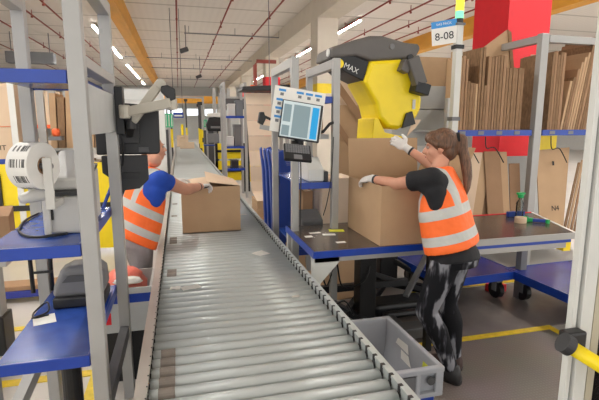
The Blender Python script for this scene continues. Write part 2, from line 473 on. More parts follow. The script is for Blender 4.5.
# cable conduits across
for i, (y, x0, x1) in enumerate(((21, .4, 4.6), (29.0, -3, 4.6), (34, -3, 4.6), (42, -3, 4.6))):
    q = MB(); q.cyl((x0, y, 5.6), (x1, y, 5.6), 0.022, seg=8)
    for k in range(int((x1 - x0) / 2) + 1): q.cyl((x0 + k * 2 + .2, y, 5.6), (x0 + k * 2 + .2, y, 5.9), 0.012, seg=6)
    tag(q.build('cable_conduit', 'inkgrey'), 'grey conduit hung across the ceiling, %s of four from the front' % ('first', 'second', 'third', 'last')[i], 'conduit')
for i, (x, y, z) in enumerate(((0.45, 20.9, 4.9), (1.45, 30, 4.7))):
    t = thing('ceiling_camera', ('dark camera hanging on a rod above the conveyor' if i == 0 else 'small dark camera hanging farther back over the conveyor'), 'camera', (x, y, z))
    q = MB(); q.cyl((x, y, z), (x, y, 5.9), 0.02, seg=8); q.build('rod', 'grey', t)
    q = MB(); q.box(x - .26, x + .1, y - .12, y + .12, z - .12, z + .06, rot=(0, -.35, 0)); q.build('camera_housing', 'greydark', t, bevel=.02)
# drop rods / roof ducts at left
for i, (x, y) in enumerate(((-6.5, 24), (-5.0, 30), (-8, 19))):
    q = MB(); q.box(x - 1.0, x + 1.0, y, y + .5, 4.5, 5.0); q.bar((x - .8, y + .25, 5.0), (x - .8, y + .25, 5.9), .04, .04); q.bar((x + .8, y + .25, 5.0), (x + .8, y + .25, 5.9), .04, .04)
    tag(q.build('air_heater', 'inkgrey', bevel=.03), 'grey air heater box hung from the ceiling at left, %s' % ('the middle one', 'the farthest one', 'the nearest one')[i], 'heater')

# floor coverings
b = MB(); b.box(0.95, 2.95, -0.5, 2.90, 0, 0.012); tag(b.build('studded_mat', 'mat'), 'dark studded rubber mat under the woman in leggings', 'mat')
b = MB(); b.box(0.95, 4.3, 2.97, 3.95, 0, 0.006); tag(b.build('smooth_mat', 'matsmooth'), 'dark smooth mat strip in front of the packing tables', 'mat')
def tape(name, label, boxes):
    q = MB()
    for k in boxes: q.box(*k)
    o = q.build(name, 'yellowtape'); o['label'] = label; o['category'] = 'floor tape'; return o
tape('floor_tape', 'yellow tape line edging the studded mat on the right', [(0.95, 3.01, 2.905, 2.965, 0, .016), (2.95, 3.01, -0.5, 2.905, 0, .016)])
tape('floor_tape', 'yellow tape line behind the blue dolly wheels on the right', [(2.2, 4.4, 3.98, 4.04, 0, .006)])
tape('floor_tape', 'yellow tape line on the floor below the left blue shelves', [(-2.6, -0.5, 3.14, 3.22, 0, .006), (-0.66, -0.58, 1.0, 3.14, 0, .006)])
tape('floor_tape', 'yellow tape line farther back behind the left rack', [(-2.6, -.7, 4.04, 4.12, 0, .006)])

# ------------------------------------------------------------------ conveyor
cv = thing('roller_conveyor', 'long grey roller conveyor running straight back through the hall', 'conveyor', (0.3, 1.0, 0))
Y0, Y1 = 0.55, 27.0
b = MB(); b.box(-0.165, -0.155, Y0, Y1, 0.60, 0.765); b.box(-0.195, -0.150, Y0, Y1, 0.758, 0.770); b.box(-0.195, -0.165, Y0, Y1, 0.60, 0.612)
b.build('side_rail', 'rail', cv, bevel=.002)
b = MB(); b.box(0.748, 0.758, Y0, Y1, 0.60, 0.765); b.box(0.746, 0.778, Y0, Y1, 0.758, 0.770); b.box(0.758, 0.778, Y0, Y1, 0.60, 0.612)
b.build('side_rail', 'steel', cv, bevel=.002)
b = MB(); b.box(-0.148, 0.742, Y0, Y1, 0.60, 0.63); b.build('belly_pan', 'grey', cv)
for k in range(9):
    y = 1.6 + k * 3.0
    for x in (-0.18, 0.775):
        q = MB(); q.box(x - .025, x + .025, y - .03, y + .03, 0.012 if x > 0 else 0.0, .6); q.box(x - .05, x + .05, y - .06, y + .06, 0.0 if x < 0 else 0.012, 0.025)
        q.build('support_leg', 'grey', cv)
    q = MB(); q.box(-.155, .75, y - .02, y + .02, .3, .34); q.build('cross_brace', 'grey', cv)
def roller_mesh(b, y):
    b.mi = 0; b.cyl((-0.147, y, 0.72), (0.735, y, 0.72), 0.030, seg=20)
    b.mi = 1
    b.cyl((-0.153, y, 0.724), (-0.147, y, 0.724), 0.010, seg=8)
    b.cyl((0.730, y, 0.728), (0.752, y, 0.734), 0.013, seg=8)
    b.box(0.744, 0.760, y - .008, y + .008, 0.742, 0.7712)
    b.box(-0.156, -0.150, y - .004, y + .004, 0.746, 0.7710)
PITCH = 0.0757
b = MB(); roller_mesh(b, 1.0); r0 = b.build('roller', ['steel', 'dark'], cv)
for p in r0.data.polygons:
    if len(p.vertices) == 4 and p.material_index == 0: p.use_smooth = True
for k in range(1, 99):
    o = r0.copy(); C.objects.link(o); o.parent = cv; o.location = (0, k * PITCH, 0)
b = MB()
k = 99
while 1.0 + k * PITCH < Y1 - .05:
    b.mi = 0; b.cyl((-0.138, 1 + k * PITCH, .72), (.73, 1 + k * PITCH, .72), .03, seg=10); k += 1
tag(b.build('far_rollers', ['steel', 'dark'], cv), kind='stuff')
for ky in (8, 9, 10, 11, 12, 26, 27, 37, 38, 39, 52, 62):
    y = 1.0 + ky * PITCH
    q = MB(); q.cyl((-0.115, y, .72), (-0.055, y, .72), 0.0312, seg=20); q.build('rubber_sleeve', 'brownrubber', cv, smooth=False)
# scraps of paper on the rollers
def scrap(label, x, y, w_, l_, a, m='paper', z=0.7535):
    q = MB()
    g = [[None] * 4 for _ in range(4)]
    for i in range(4):
        for j in range(4):
            lx = (i / 3 - .5) * w_; ly = (j / 3 - .5) * l_
            g[i][j] = q.bm.verts.new((x + lx * math.cos(a) - ly * math.sin(a), y + lx * math.sin(a) + ly * math.cos(a), z + random.random() * 0.006 + 0.001))
    for i in range(3):
        for j in range(3): q.bm.faces.new((g[i][j], g[i + 1][j], g[i + 1][j + 1], g[i][j + 1]))
    bmesh.ops.solidify(q.bm, geom=list(q.bm.faces), thickness=.001)
    o = q.build('paper_scrap', m); tag(o, label, 'scrap'); return o
scrap('torn white paper scrap on the rollers left of centre', 0.03, 2.65, .11, .065, .3)
scrap('small pale label scrap on the rollers by the left rail', -0.06, 2.66, .06, .05, -.1)
scrap('creased white paper scrap on the rollers near the right rail', .56, 3.25, .10, .11, .5)
scrap('little pale scrap on the rollers at lower right', .60, 2.35, .05, .03, .2)
scrap('small pale scrap on the conveyor under the right of the big carton', .62, 4.75, .10, .06, .2)

# carton on the conveyor that the person in the blue shirt closes
t = thing('shipping_carton', 'brown carton with lifting top flaps on the roller conveyor', 'carton', (0.255, 4.33, 0.751))
x0, x1, y0, y1, z0, z1 = -0.005, 0.515, 4.06, 4.60, 0.751, 1.165
b = MB(); b.box(x0, x1, y0, y0 + .005, z0, z1); b.build('front_panel', 'card', t)
b = MB(); b.box(x0, x1, y1 - .005, y1, z0, z1); b.build('back_panel', 'card', t)
b = MB(); b.box(x0, x0 + .005, y0 + .005, y1 - .005, z0, z1); b.build('side_panel', 'card', t)
b = MB(); b.box(x1 - .005, x1, y0 + .005, y1 - .005, z0, z1); b.build('side_panel', 'card', t)
b = MB(); b.box(x0, x1, y0, y1, z0, z0 + .005); b.build('bottom_panel', 'card', t)
b = MB(); b.quad((x0, y0, z1), (x0 + .26, y0 + .01, z1 + .005), (x0 + .26, y1 - .01, z1 + .03), (x0, y1, z1), .004); b.build('flap', 'cardlight', t)
b = MB(); b.quad((x1, y0, z1 + .001), (x1, y1, z1 + .001), (x0 + .235, y1 - .02, z1 + .085), (x0 + .225, y0 + .03, z1 + .04), .004); b.build('flap', 'cardlight', t)
# ------------------------------------------------------------------ racks made of profile posts and blue shelves
def rack(label, X0, X1, YF, YB, shelves, ztop, wp=0.062, topbar=True):
    t = thing('workstation_rack', label, 'rack', ((X0 + X1) / 2, (YF + YB) / 2, 0))
    for x in (X0, X1):
        for y in (YF, YB):
            b = MB(); b.box(x - wp / 2, x + wp / 2, y - wp / 2, y + wp / 2, 0.0, ztop); p = b.build('post', 'alu', t, bevel=.004)
    for x in (X0, X1):
        b = MB(); b.box(x - wp / 2, x + wp / 2, YF + wp / 2, YB - wp / 2, ztop - .075, ztop - .004); b.build('top_bar', 'alu', t, bevel=.004)
    for z in shelves:
        xa, xb = X0 - wp / 2 + .01, X1 - wp / 2 - .005
        b = MB(); b.box(X0 + wp / 2, xb, YF - .01, YB + .01, z - .014, z); s = b.build('shelf_board', 'bluetop', t)
        for q_ in ((X0 + wp / 2, xb, YF - .022, YF - .010, z - .05, z + .001), (X0 + wp / 2, xb, YB + .010, YB + .022, z - .02, z + .001),
                   (xb - .010, xb + .002, YF - .010, YB + .010, z - .05, z + .001)):
            b = MB(); b.box(*q_); b.build('shelf_lip', 'blue', s, bevel=.002)
    return t
lr = rack('near left aluminium rack with blue shelves beside the conveyor', -0.80, -0.375, 1.985, 2.83, (0.74, 1.23, 1.925), 2.385)
b = MB(); b.box(-0.40, -0.352, 2.02, 2.80, 1.675, 1.885); b.build('side_panel', 'panelgrey', lr, bevel=.003)
b = MB(); b.box(-0.41, -0.345, 2.02, 2.80, 1.945, 1.99); b.build('side_bar', 'alu', lr, bevel=.003)
b = MB(); b.box(-0.40, -0.35, 2.016, 2.80, .42, .49); b.build('side_bar', 'grey', lr, bevel=.003)  # darker grey than the other bars: shadow put into the colour
b = MB(); b.bar((-0.76, 2.1, 0.45), (-0.66, 2.4, 0.70), .05, .05); b.build('diagonal_brace', 'alu', lr)
rr = rack('narrow aluminium rack with blue shelves behind the left packing table', 0.868, 1.20, 3.42, 4.17, (0.72, 1.26, 1.93), 2.22, .055)

# ---- label printer on the middle shelf
pr = thing('label_printer', 'ivory label printer on the middle blue shelf, feeding from the big label roll', 'printer', (-0.51, 2.38, 1.231))
b = MB(); b.prism([(2.18, 1.231), (2.62, 1.231), (2.62, 1.49), (2.50, 1.53), (2.18, 1.40)], 'X', -0.60, -0.43); b.build('printer_body', 'printer', pr, bevel=.012)
b = MB(); b.prism([(2.20, 1.425), (2.60, 1.515), (2.60, 1.585), (2.50, 1.59), (2.20, 1.485)], 'X', -0.585, -0.44); b.build('printer_lid', 'printer', pr, bevel=.015)
b = MB(); b.prism([(2.17, 1.405), (2.60, 1.50), (2.60, 1.515), (2.17, 1.422)], 'X', -0.602, -0.428); b.build('lid_gap', 'black', pr)
b = MB(); b.box(-0.565, -0.555, 2.165, 2.18, 1.30, 1.38); b.build('control_strip', 'ink', pr)
b = MB(); b.box(-0.542, -0.508, 2.030, 2.045, 1.37, 1.585); b.box(-0.542, -0.508, 2.045, 2.20, 1.37, 1.40); b.build('roll_bracket', 'printer', pr, bevel=.003)
b = MB(); b.cyl((-.68, 2.14, 1.548), (-.515, 2.06, 1.548), .012); b.build('roll_spindle', 'grey', pr)
# roll of labels
ax = (-0.640, -0.545)
lrk = thing('label_roll', 'big roll of white barcode labels hung on the printer bracket', 'label roll', (-.590, 2.10, 1.548))
c = Vector((0, 2.10, 1.548))
b = MB()
R0, R1 = .098, .036
prof = [(R1, ax[0]), (R0, ax[0]), (R0, ax[1]), (R1, ax[1])]
rs = []
for r, h in prof + [prof[0]]:
    rs.append([Vector((h, 2.10 + r * math.cos(2 * PI * k / 40), 1.548 + r * math.sin(2 * PI * k / 40))) for k in range(40)])
b.rings(rs, closed=False)
bmesh.ops.remove_doubles(b.bm, verts=b.bm.verts, dist=1e-5)
b.build('label_web', 'paper', lrk, bevel=.002)
b = MB()
rs = []
for r, h in ((R1, ax[0] + .002), (R1 - .006, ax[0] + .002), (R1 - .006, ax[1] + .001), (R1, ax[1] + .001)):
    rs.append([Vector((h, 2.10 + r * math.cos(2 * PI * k / 30), 1.548 + r * math.sin(2 * PI * k / 30))) for k in range(30)])
b.rings(rs, closed=False); b.build('core_tube', 'carddark', lrk)
for lab in range(9):     # bar codes around the roll
    b = MB()
    a0 = lab * 2 * PI / 9
    for k in range(15):
        if random.random() < .25: continue
        xa = ax[0] + .018 + k * .0046; wd = random.choice((.0018, .003, .0036))
        pts = []
        for j in range(4):
            a = a0 + j * (0.34 / 3)
            pts.append((a,))
        for j in range(3):
            A = a0 + j * .34 / 3; B = a0 + (j + 1) * .34 / 3
            r = R0 + .0006
            q = [b.bm.verts.new((xx, 2.10 + r * math.cos(a), 1.548 + r * math.sin(a))) for xx, a in ((xa, A), (xa + wd, A), (xa + wd, B), (xa, B))]
            b.bm.faces.new(q)
    b.build('barcode_print', 'ink', lrk)
lrk.rotation_euler = (0, 0, -.42)
b = MB(); b.cyl((-.665, 2.11, 1.405), (-.575, 2.15, 1.425), .020, .034); b.box(-.59, -.56, 2.14, 2.17, 1.232, 1.42)
tag(b.build('label_sensor', 'printer', bevel=.012), 'small ivory sensor arm on the middle shelf below the label roll', 'sensor')
def cable(label, pts, r=.006, m='black', parent=None, name='cable'):
    P = [Vector(p) for p in pts]; out = []
    for i in range(len(P) - 1):
        p0 = P[max(i - 1, 0)]; p1 = P[i]; p2 = P[i + 1]; p3 = P[min(i + 2, len(P) - 1)]
        for k in range(6):
            t_ = k / 6
            out.append(0.5 * ((2 * p1) + (p2 - p0) * t_ + (2 * p0 - 5 * p1 + 4 * p2 - p3) * t_ ** 2 + (3 * p1 - p0 - 3 * p2 + p3) * t_ ** 3))
    out.append(P[-1])
    q = MB(); q.tube(out, r, 8); o = q.build(name, m, parent, smooth=True)
    if parent is None: tag(o, label, 'cable')
    return o
cable('black cable lying on the middle shelf in front of the label printer', [(-.50, 2.16, 1.238), (-.62, 2.12, 1.238), (-.72, 2.25, 1.238), (-.77, 2.5, 1.238), (-.76, 2.7, 1.238)], .006)
# ---- hand truck style grey case on the lower shelf
gs = thing('tape_dispenser', 'grey rounded machine with a carry handle on the lowest left shelf', 'dispenser', (-.56, 2.63, 0.741))
b = MB(); b.prism([(-.70, .79), (-.44, .79), (-.425, .84), (-.43, .93), (-.46, .965), (-.60, .965), (-.65, .94), (-.69, .85)], 'Y', 2.56, 2.72); b.build('housing', 'grey', gs, bevel=.03, seg=4)
b = MB(); b.box(-.69, -.43, 2.53, 2.74, .741, .80); b.build('base', 'black', gs, bevel=.01)
b = MB(); b.prism([(-.64, .88), (-.47, .88), (-.47, .915), (-.61, .915)], 'Y', 2.55, 2.562); b.build('handle_recess', 'greydark', gs)
cable('tangled black cable on the lowest shelf beside the grey machine', [(-.69, 2.45, .75), (-.74, 2.40, .76), (-.77, 2.50, .75), (-.73, 2.58, .77), (-.70, 2.48, .755), (-.76, 2.42, .75)], .005)
b = MB(); b.box(-.75, -.65, 2.35, 2.47, .7415, .743, rot=(0, 0, .3)); tag(b.build('paper_note', 'paper'), 'white paper slip on the front of the lowest left shelf', 'paper')
# cable bundle strapped to rear post
cb = thing('cable_bundle', 'black cables strapped to the rear left rack post', 'cables', (-.83, 2.80, .75))
b = MB(); b.tube([(-.755, 2.80, .76), (-.752, 2.80, .95), (-.756, 2.79, 1.18)], .012); b.tube([(-.85, 2.78, .76), (-.852, 2.785, 1.0), (-.85, 2.79, 1.18)], .012); b.build('cable_run', 'black', cb, smooth=True)
for z in (.87, 1.08):
    b = MB(); b.box(-.86, -.74, 2.785, 2.797, z, z + .012); b.build('cable_tie', 'black', cb)
# lift column under the lowest shelf
b = MB(); b.cyl((-.62, 2.5, 0), (-.62, 2.5, .68), .05, seg=20); b.cyl((-.62, 2.5, 0), (-.62, 2.5, .03), .12, seg=20)
tag(b.build('lift_column', 'black', smooth=False), 'black round column below the lowest left shelf', 'column')
# leg of next work table at left edge
t = thing('side_table', 'grey pedestal table with a black foot at the left edge, under the brown carton', 'table', (-1.38, 3.7, 0))
b = MB(); b.box(-1.75, -1.10, 3.15, 3.85, .82, .86); b.build('tabletop', 'alu', t, bevel=.004)
b = MB(); b.box(-1.46, -1.34, 3.64, 3.76, .28, .82); b.build('shaft', 'alu', t, bevel=.004)
b = MB(); b.box(-1.48, -1.32, 3.60, 3.80, 0.0, .30); b.build('foot', 'black', t, bevel=.01)

# ---- monitor on its arm
mo = thing('monitor', 'black flat monitor on a swing arm, hiding the head of the blue shirted person', 'monitor', (-.33, 3.05, 1.50))
b = MB(); b.prism([(-.50, 1.53), (-.135, 1.53), (-.122, 1.545), (-.118, 1.80), (-.14, 1.835), (-.48, 1.86), (-.50, 1.84)], 'Y', 3.03, 3.065); b.build('monitor_back', 'black', mo, bevel=.008)
b = MB(); b.box(-.49, -.14, 3.065, 3.072, 1.545, 1.80); b.build('screen', 'screen_grey', mo)
b = MB(); b.box(-.36, -.24, 3.00, 3.03, 1.60, 1.72); b.build('mount_plate', 'dark', mo, bevel=.004)
b = MB(); b.box(-.25, -.19, 3.022, 3.032, 1.545, 1.575); b.build('port_panel', 'greydark', mo)
t = mo
b = MB(); b.prism([(-.40, 1.30), (-.255, 1.315), (-.20, 1.37), (-.20, 1.525), (-.47, 1.525), (-.47, 1.42), (-.42, 1.38)], 'Y', 3.0, 3.05); b.build('keyboard_holder', 'dark', t, bevel=.006)
b = MB(); b.box(-.40, -.25, 2.985, 3.0, 1.38, 1.42); b.build('ledge', 'black', t)
ar = thing('swing_arm', 'ivory folding monitor arm clamped to the rear right rack post', 'arm', (-.345, 2.83, 1.70))
b = MB(); b.box(-.345, -.30, 2.78, 2.88, 1.66, 1.93); b.box(-.30, -.255, 2.74, 2.86, 1.74, 1.80); b.build('clamp', 'black', ar, bevel=.006)
b = MB(); b.bar((-.285, 2.74, 1.785), (-.035, 2.70, 1.838), .035, .055); b.cyl((-.29, 2.74, 1.75), (-.29, 2.74, 1.825), .03); b.build('lower_link', 'ivory', ar, bevel=.006)
b = MB(); b.bar((-.255, 2.78, 1.735), (-.095, 2.76, 1.945), .035, .05); b.cyl((-.09, 2.74, 1.945), (-.09, 2.79, 1.945), .03); b.build('upper_link', 'ivory', ar, bevel=.006)
b = MB(); b.prism([(-.085, 1.93), (-.05, 1.935), (-.01, 1.915), (-.008, 1.86), (-.035, 1.845), (-.09, 1.90)], 'Y', 2.69, 2.79); b.build('elbow', 'black', ar, bevel=.006)
b = MB(); b.cyl((-.03, 2.72, 1.80), (-.03, 2.72, 1.86), .028); b.build('elbow_pivot', 'ivory', ar)
b = MB(); b.bar((-.265, 2.79, 1.73), (-.30, 3.0, 1.66), .04, .05); b.cyl((-.265, 2.79, 1.69), (-.265, 2.79, 1.76), .028); b.build('monitor_bracket', 'dark', ar, bevel=.004)
cable('black cable hanging from the arm beside the rear post', [(-.32, 2.80, 1.66), (-.33, 2.86, 1.50), (-.39, 2.90, 1.35), (-.42, 2.92, 1.25)], .006)
b = MB(); b.cyl((-.45, 2.80, 1.231), (-.38, 2.93, 1.42), .010); tag(b.build('support_strut', 'blueplastic'), 'thin blue strut between the rear rack post and the keyboard holder', 'strut')

# bin between rack and conveyor
bn = thing('waste_bin', 'grey bin holding a red plastic bag between the rack and the conveyor', 'bin', (-.40, 3.2, 0))
for q_ in ((-.59, -.22, 3.00, 3.012), (-.59, -.22, 3.40, 3.412)):
    b = MB(); b.box(q_[0], q_[1], q_[2], q_[3], .36, .66); b.build('bin_wall', 'panelgrey', bn)
for q_ in ((-.59, -.578, 3.012, 3.40), (-.232, -.22, 3.012, 3.40)):
    b = MB(); b.box(*q_, .36, .66); b.build('bin_wall', 'panelgrey', bn)
b = MB(); b.box(-.59, -.22, 2.998, 3.0, .56, .62); b.build('blue_stripe', 'blue', bn)
b = MB(); b.box(-.56, -.48, 2.998, 3.0, .42, .50); b.build('red_print', 'red', bn)
b = MB(); b.box(-.57, -.24, 3.02, 3.39, 0, .359); b.build('plinth', 'black', bn)
def blob(name, label, cat, cx, cy, z0, rx, ry, h, m, seed=0, amp=.25, parent=None):
    rnd = random.Random(seed); q = MB(); rs = []
    for i in range(9):
        th = i / 8 * PI / 2; ring = []
        for k in range(22):
            a = 2 * PI * k / 22; f = 1 + amp * (rnd.random() - .5) * (1 if 0 < i < 8 else .3)
            ring.append((cx + rx * math.cos(th) ** .6 * math.cos(a) * f if i < 8 else cx + .002 * math.cos(a), cy + ry * math.cos(th) ** .6 * math.sin(a) * f if i < 8 else cy + .002 * math.sin(a), z0 + h * math.sin(th)))
        rs.append(ring)
    q.rings(rs); o = q.build(name, m, parent, smooth=True)
    if parent is None: tag(o, label, cat)
    return o
blob('plastic_bag', 'crumpled red film bag filling the grey bin', 'bag', -.405, 3.206, .50, .15, .17, .24, 'salmon', 3)
blob('plastic_wrap', 'crumpled clear white wrap lying on the red bag', 'wrap', -.37, 3.07, .675, .09, .04, .04, 'paper', 5)

# white barrier pieces left of conveyor further back
t = thing('white_partition', 'tall white partition panel behind the monitor, left of the conveyor', 'partition', (-.85, 11, 0))
b = MB(); b.box(-1.42, -.30, 11.0, 11.3, 0, 2.5); b.build('panel', 'white', t)
b = MB(); b.box(-1.42, -.30, 10.97, 11.0, 2.25, 2.5); b.build('top_rail', 'panelgrey', t)

# yellow guard panels at left
for i, (xa, xb, lab) in enumerate(((-3.3, -2.30, 'yellow guard panel with a black frame, leftmost in the row'), (-2.27, -1.62, 'yellow guard panel with a black frame behind the label roll'), (-1.59, -.72, 'yellow guard panel with a black frame seen between the rack posts'))):
    t = thing('yellow_barrier', lab, 'barrier', ((xa + xb) / 2, 6.4, 0.06), 'yellow guard panels behind the left rack')
    b = MB(); b.box(xa, xb, 6.40, 6.43, 0.06, 1.22); b.build('sheet', 'yellow', t)
    b = MB()
    for z in (.62, ): b.box(xa, xb, 6.375, 6.40, z, z + .07)
    b.build('cross_strap', 'black', t)
    for x in (xa, xb - .09):
        b = MB(); b.box(x, x + .08, 6.37, 6.40, 0.06, 1.10); b.build('upright_strap', 'black', t)
    for x in (xa + .03, xb - .09):
        b = MB(); b.box(x, x + .06, 6.43, 6.55, 0, .2); b.build('foot', 'black', t)
t = thing('pallet_truck', 'low dark blue pallet truck fork edge on the floor behind the left rack', 'pallet truck', (-1.9, 4.85, 0))
b = MB(); b.box(-2.4, -1.18, 4.72, 4.92, .045, .12); b.build('fork', 'purple', t, bevel=.01)
b = MB(); b.box(-2.4, -1.18, 4.72, 4.92, .12, .17); b.build('fork_cover', 'carddark', t, bevel=.01)
for x in (-2.3, -1.3):
    b = MB(); b.cyl((x, 4.78, .04), (x, 4.86, .04), .04); b.build('wheel', 'black', t)
# brown box left edge behind the middle shelf
carton('shipping_carton', 'brown carton at the left edge behind the middle blue shelf', 'carton', -1.62, -1.16, 3.25, 3.7, .861, 1.12, m='carddark', rot=.25)
# carton shelf at left background
t = carton_shelf = thing('carton_shelf', 'tall metal shelf holding flat cartons behind the label roll', 'shelf', (-1.45, 6.9, 0))
for x in (-1.9, -1.74, -.92):
    for y in (6.7, 7.3):
        b = MB(); b.box(x - .045, x + .045, y - .03, y + .03, 0, 2.2); b.build('upright', 'alu', t)
for z in (.55, 1.40):
    b = MB(); b.box(-1.86, -.93, 6.66, 7.34, z - .03, z); b.build('shelf_board', 'alu', t)
def flat(label, x, wd, y0, y1, z0, z1, group, m='cardedge', lean=0.0, name='flat_carton', roll=0.0):
    b = MB(); b.box(x, x + wd, y0, y1, z0, z1)
    if lean or roll:
        b.xf(Matrix.Translation((x, y0, z0)) @ Euler((roll, lean, 0)).to_matrix().to_4x4() @ Matrix.Translation((-x, -y0, -z0)))
    o = b.build(name, m, bevel=.002); tag(o, label, 'flat carton', group); return o
x = -1.66
for k in range(8):
    wd = random.uniform(.06, .09)
    flat('folded brown carton standing on the shelf behind the label roll', x, wd, 6.72, 7.2, 1.402, random.uniform(1.95, 2.2), 'folded cartons on the left background shelf', random.choice(('cardedge', 'card', 'carddark')), lean=random.uniform(0, .06))
    x += wd + .012
x = -1.68
for k in range(6):
    wd = random.uniform(.08, .12)
    flat('folded brown carton on the lower tier behind the label roll', x, wd, 6.72, 7.2, .552, random.uniform(1.15, 1.33), 'folded cartons on the left background lower tier', random.choice(('card', 'carddark', 'cardlight')))
    x += wd + .015
b = MB(); b.lathe([(.0, 0), (.035, 0), (.05, .03), (.05, .08), (.035, .10), (0, .10)], (-1.56, 6.69, 1.402 + .0), 16)
bpy_o = b.build('orange_cap', 'orangebulb', smooth=True); bpy_o.location.y = 6.6; bpy_o.location.z = 1.56
tag(bpy_o, 'orange round warning cap on the front of the carton shelf', 'cap')
b = MB(); b.box(-1.64, -1.48, 6.50, 6.66, 1.51, 1.559); b.build('cap_bracket', 'grey', carton_shelf)
# cream cartons / boards at far left
for i, (xa, xb, z0, z1, lab) in enumerate(((-2.9, -2.05, .7, 1.68, 'cream printed carton at the left edge, lower of two'), (-2.9, -2.03, 1.69, 2.22, 'cream printed carton at the left edge, upper of two'))):
    t = carton('printed_carton', lab, 'carton', xa, xb, 6.4 + .1, 7.1, z0, z1, 'cream cartons at the left edge', 'cardlight', tape=False)
    if i == 0:
        text('IT', .09, 'ink', t, (-2.16, 6.498, 1.42), (1, 0, 0), (0, 0, 1))
        b = MB(); b.box(-2.6, -2.06, 6.496, 6.5, 1.20, 1.28); b.build('blue_band', 'blue', t)
b = MB(); b.box(-2.95, -1.98, 6.45, 7.2, .62, .699)
for x in (-2.9, -2.04): b.box(x - .05, x + .05, 6.5, 6.6, 0, .62); b.box(x - .05, x + .05, 7.0, 7.1, 0, .62)
tag(b.build('carton_stand', 'alu'), 'low metal stand under the cream cartons at the left', 'stand')
t = thing('board_sheet', 'tall cream board leaning beside the left background shelf', 'board', (-1.99, 6.6, 0))
b = MB(); b.box(-2.0, -1.955, 6.4, 7.2, 0, 2.25); b.build('sheet', 'cardlight', t); b = MB(); b.box(-2.012, -1.942, 6.385, 6.4, 0, 2.25); b.build('edge_strip', 'white', t)
# ------------------------------------------------------------------ left packing table
pt = thing('packing_table', 'packing table with a worn dark top and blue edge, right beside the conveyor', 'table', (1.30, 3.18, 0))
X0, X1, YF, YB, Z = .832, 1.80, 2.78, 3.60, .875
b = MB(); b.box(X0 + .012, X1, YF + .012, YB, Z - .035, Z); b.build('tabletop', 'tabletop', pt, bevel=.003)
b = MB(); b.box(X0, X1, YF, YF + .012, Z - .045, Z + .001); b.build('edge_band', 'blue', pt)
b = MB(); b.box(X0, X0 + .012, YF + .012, YB, Z - .045, Z + .001); b.build('edge_band', 'blue', pt)
b = MB(); b.box(X0 + .02, X1, YF + .03, YF + .07, Z - .085, Z - .045); b.build('frame_rail', 'alu', pt)
b = MB(); b.box(X0 + .02, X1, YB - .07, YB - .03, Z - .085, Z - .045); b.build('frame_rail', 'alu', pt)
b = MB(); b.prism([(.835, 0.012), (.895, .012), (.895, .64), (1.03, .785), (1.03, .83), (.835, .83)], 'Y', YF + .03, YF + .07); b.build('leg', 'alu_white', pt, bevel=.003)
b = MB(); b.box(.93, .985, YF + .32, YF + .37, 0.012, .83); b.build('leg', 'alu', pt)
b = MB(); b.box(.835, .895, YB - .07, YB - .03, 0.0, .83); b.build('leg', 'alu_white', pt)
b = MB(); b.box(1.74, 1.79, YF + .05, YF + .10, 0.012, .83); b.build('leg', 'black', pt)
# labels/stickers lying on the table
def sticker(label, x, y, w_, l_, m, a=0.0, z=.8755):
    q = MB(); q.box(x - w_ / 2, x + w_ / 2, y - l_ / 2, y + l_ / 2, z, z + .001, rot=(0, 0, a)); o = q.build('label_sticker', m); tag(o, label, 'sticker'); return o
sticker('white label strip on the packing table, farther from the camera', 1.00, 3.30, .09, .04, 'paper', .1)
sticker('long white label strip on the packing table beside the big carton', 1.09, 3.22, .10, .05, 'paper', -.2)
sticker('yellow printed sticker on the packing table beside the big carton', 1.19, 3.33, .12, .08, 'sticker', -.2)
sticker('little white sticker at the front of the packing table', 1.10, 2.98, .07, .04, 'paper', 0)
sticker('pale label at the left corner of the packing table', .92, 3.20, .06, .05, 'paper', 0)
# big open carton
bc = thing('open_carton', 'big open brown carton on the packing table held by the woman', 'carton', (1.62, 3.12, .877))
x0, x1, y0, y1, z0, z1 = 1.325, 1.945, 2.80, 3.43, .877, 1.30
b = MB(); b.box(x0, x1, y0, y0 + .006, z0, z1); b.build('front_panel', 'card', bc)
b = MB(); b.box(x0, x1, y1 - .006, y1, z0, z1); b.build('back_panel', 'card', bc)
b = MB(); b.box(x0, x0 + .006, y0 + .006, y1 - .006, z0, z1); b.build('side_panel', 'card', bc)
b = MB(); b.box(x1 - .006, x1, y0 + .006, y1 - .006, z0, z1); b.build('side_panel', 'card', bc)
b = MB(); b.box(x0 + .006, x1 - .006, y0 + .006, y1 - .006, z0, z0 + .006); b.build('bottom_panel', 'card', bc)
b = MB(); b.quad((x0, y1, z1), (x1, y1, z1), (x1, y1 + .03, z1 + .305), (x0, y1 + .03, z1 + .305), .005); b.build('flap', 'card', bc)
b = MB(); b.quad((x1, y1, z1), (x1, y0, z1), (x1 + .10, y0, z1 + .25), (x1 + .10, y1, z1 + .25), .005); b.build('flap', 'card', bc)
b = MB(); b.quad((x0 + .002, y0 + .01, z1 - .002), (x0 + .002, y1 - .01, z1 - .002), (x0 + .10, y1 - .01, z1 - .27), (x0 + .10, y0 + .01, z1 - .27), .005); b.build('flap', 'card', bc)
b = MB(); b.quad((x1 - .01, y0 + .004, z1 - .002), (x0 + .01, y0 + .004, z1 - .002), (x0 + .01, y0 + .10, z1 - .27), (x1 - .01, y0 + .10, z1 - .27), .005); b.build('flap', 'card', bc)

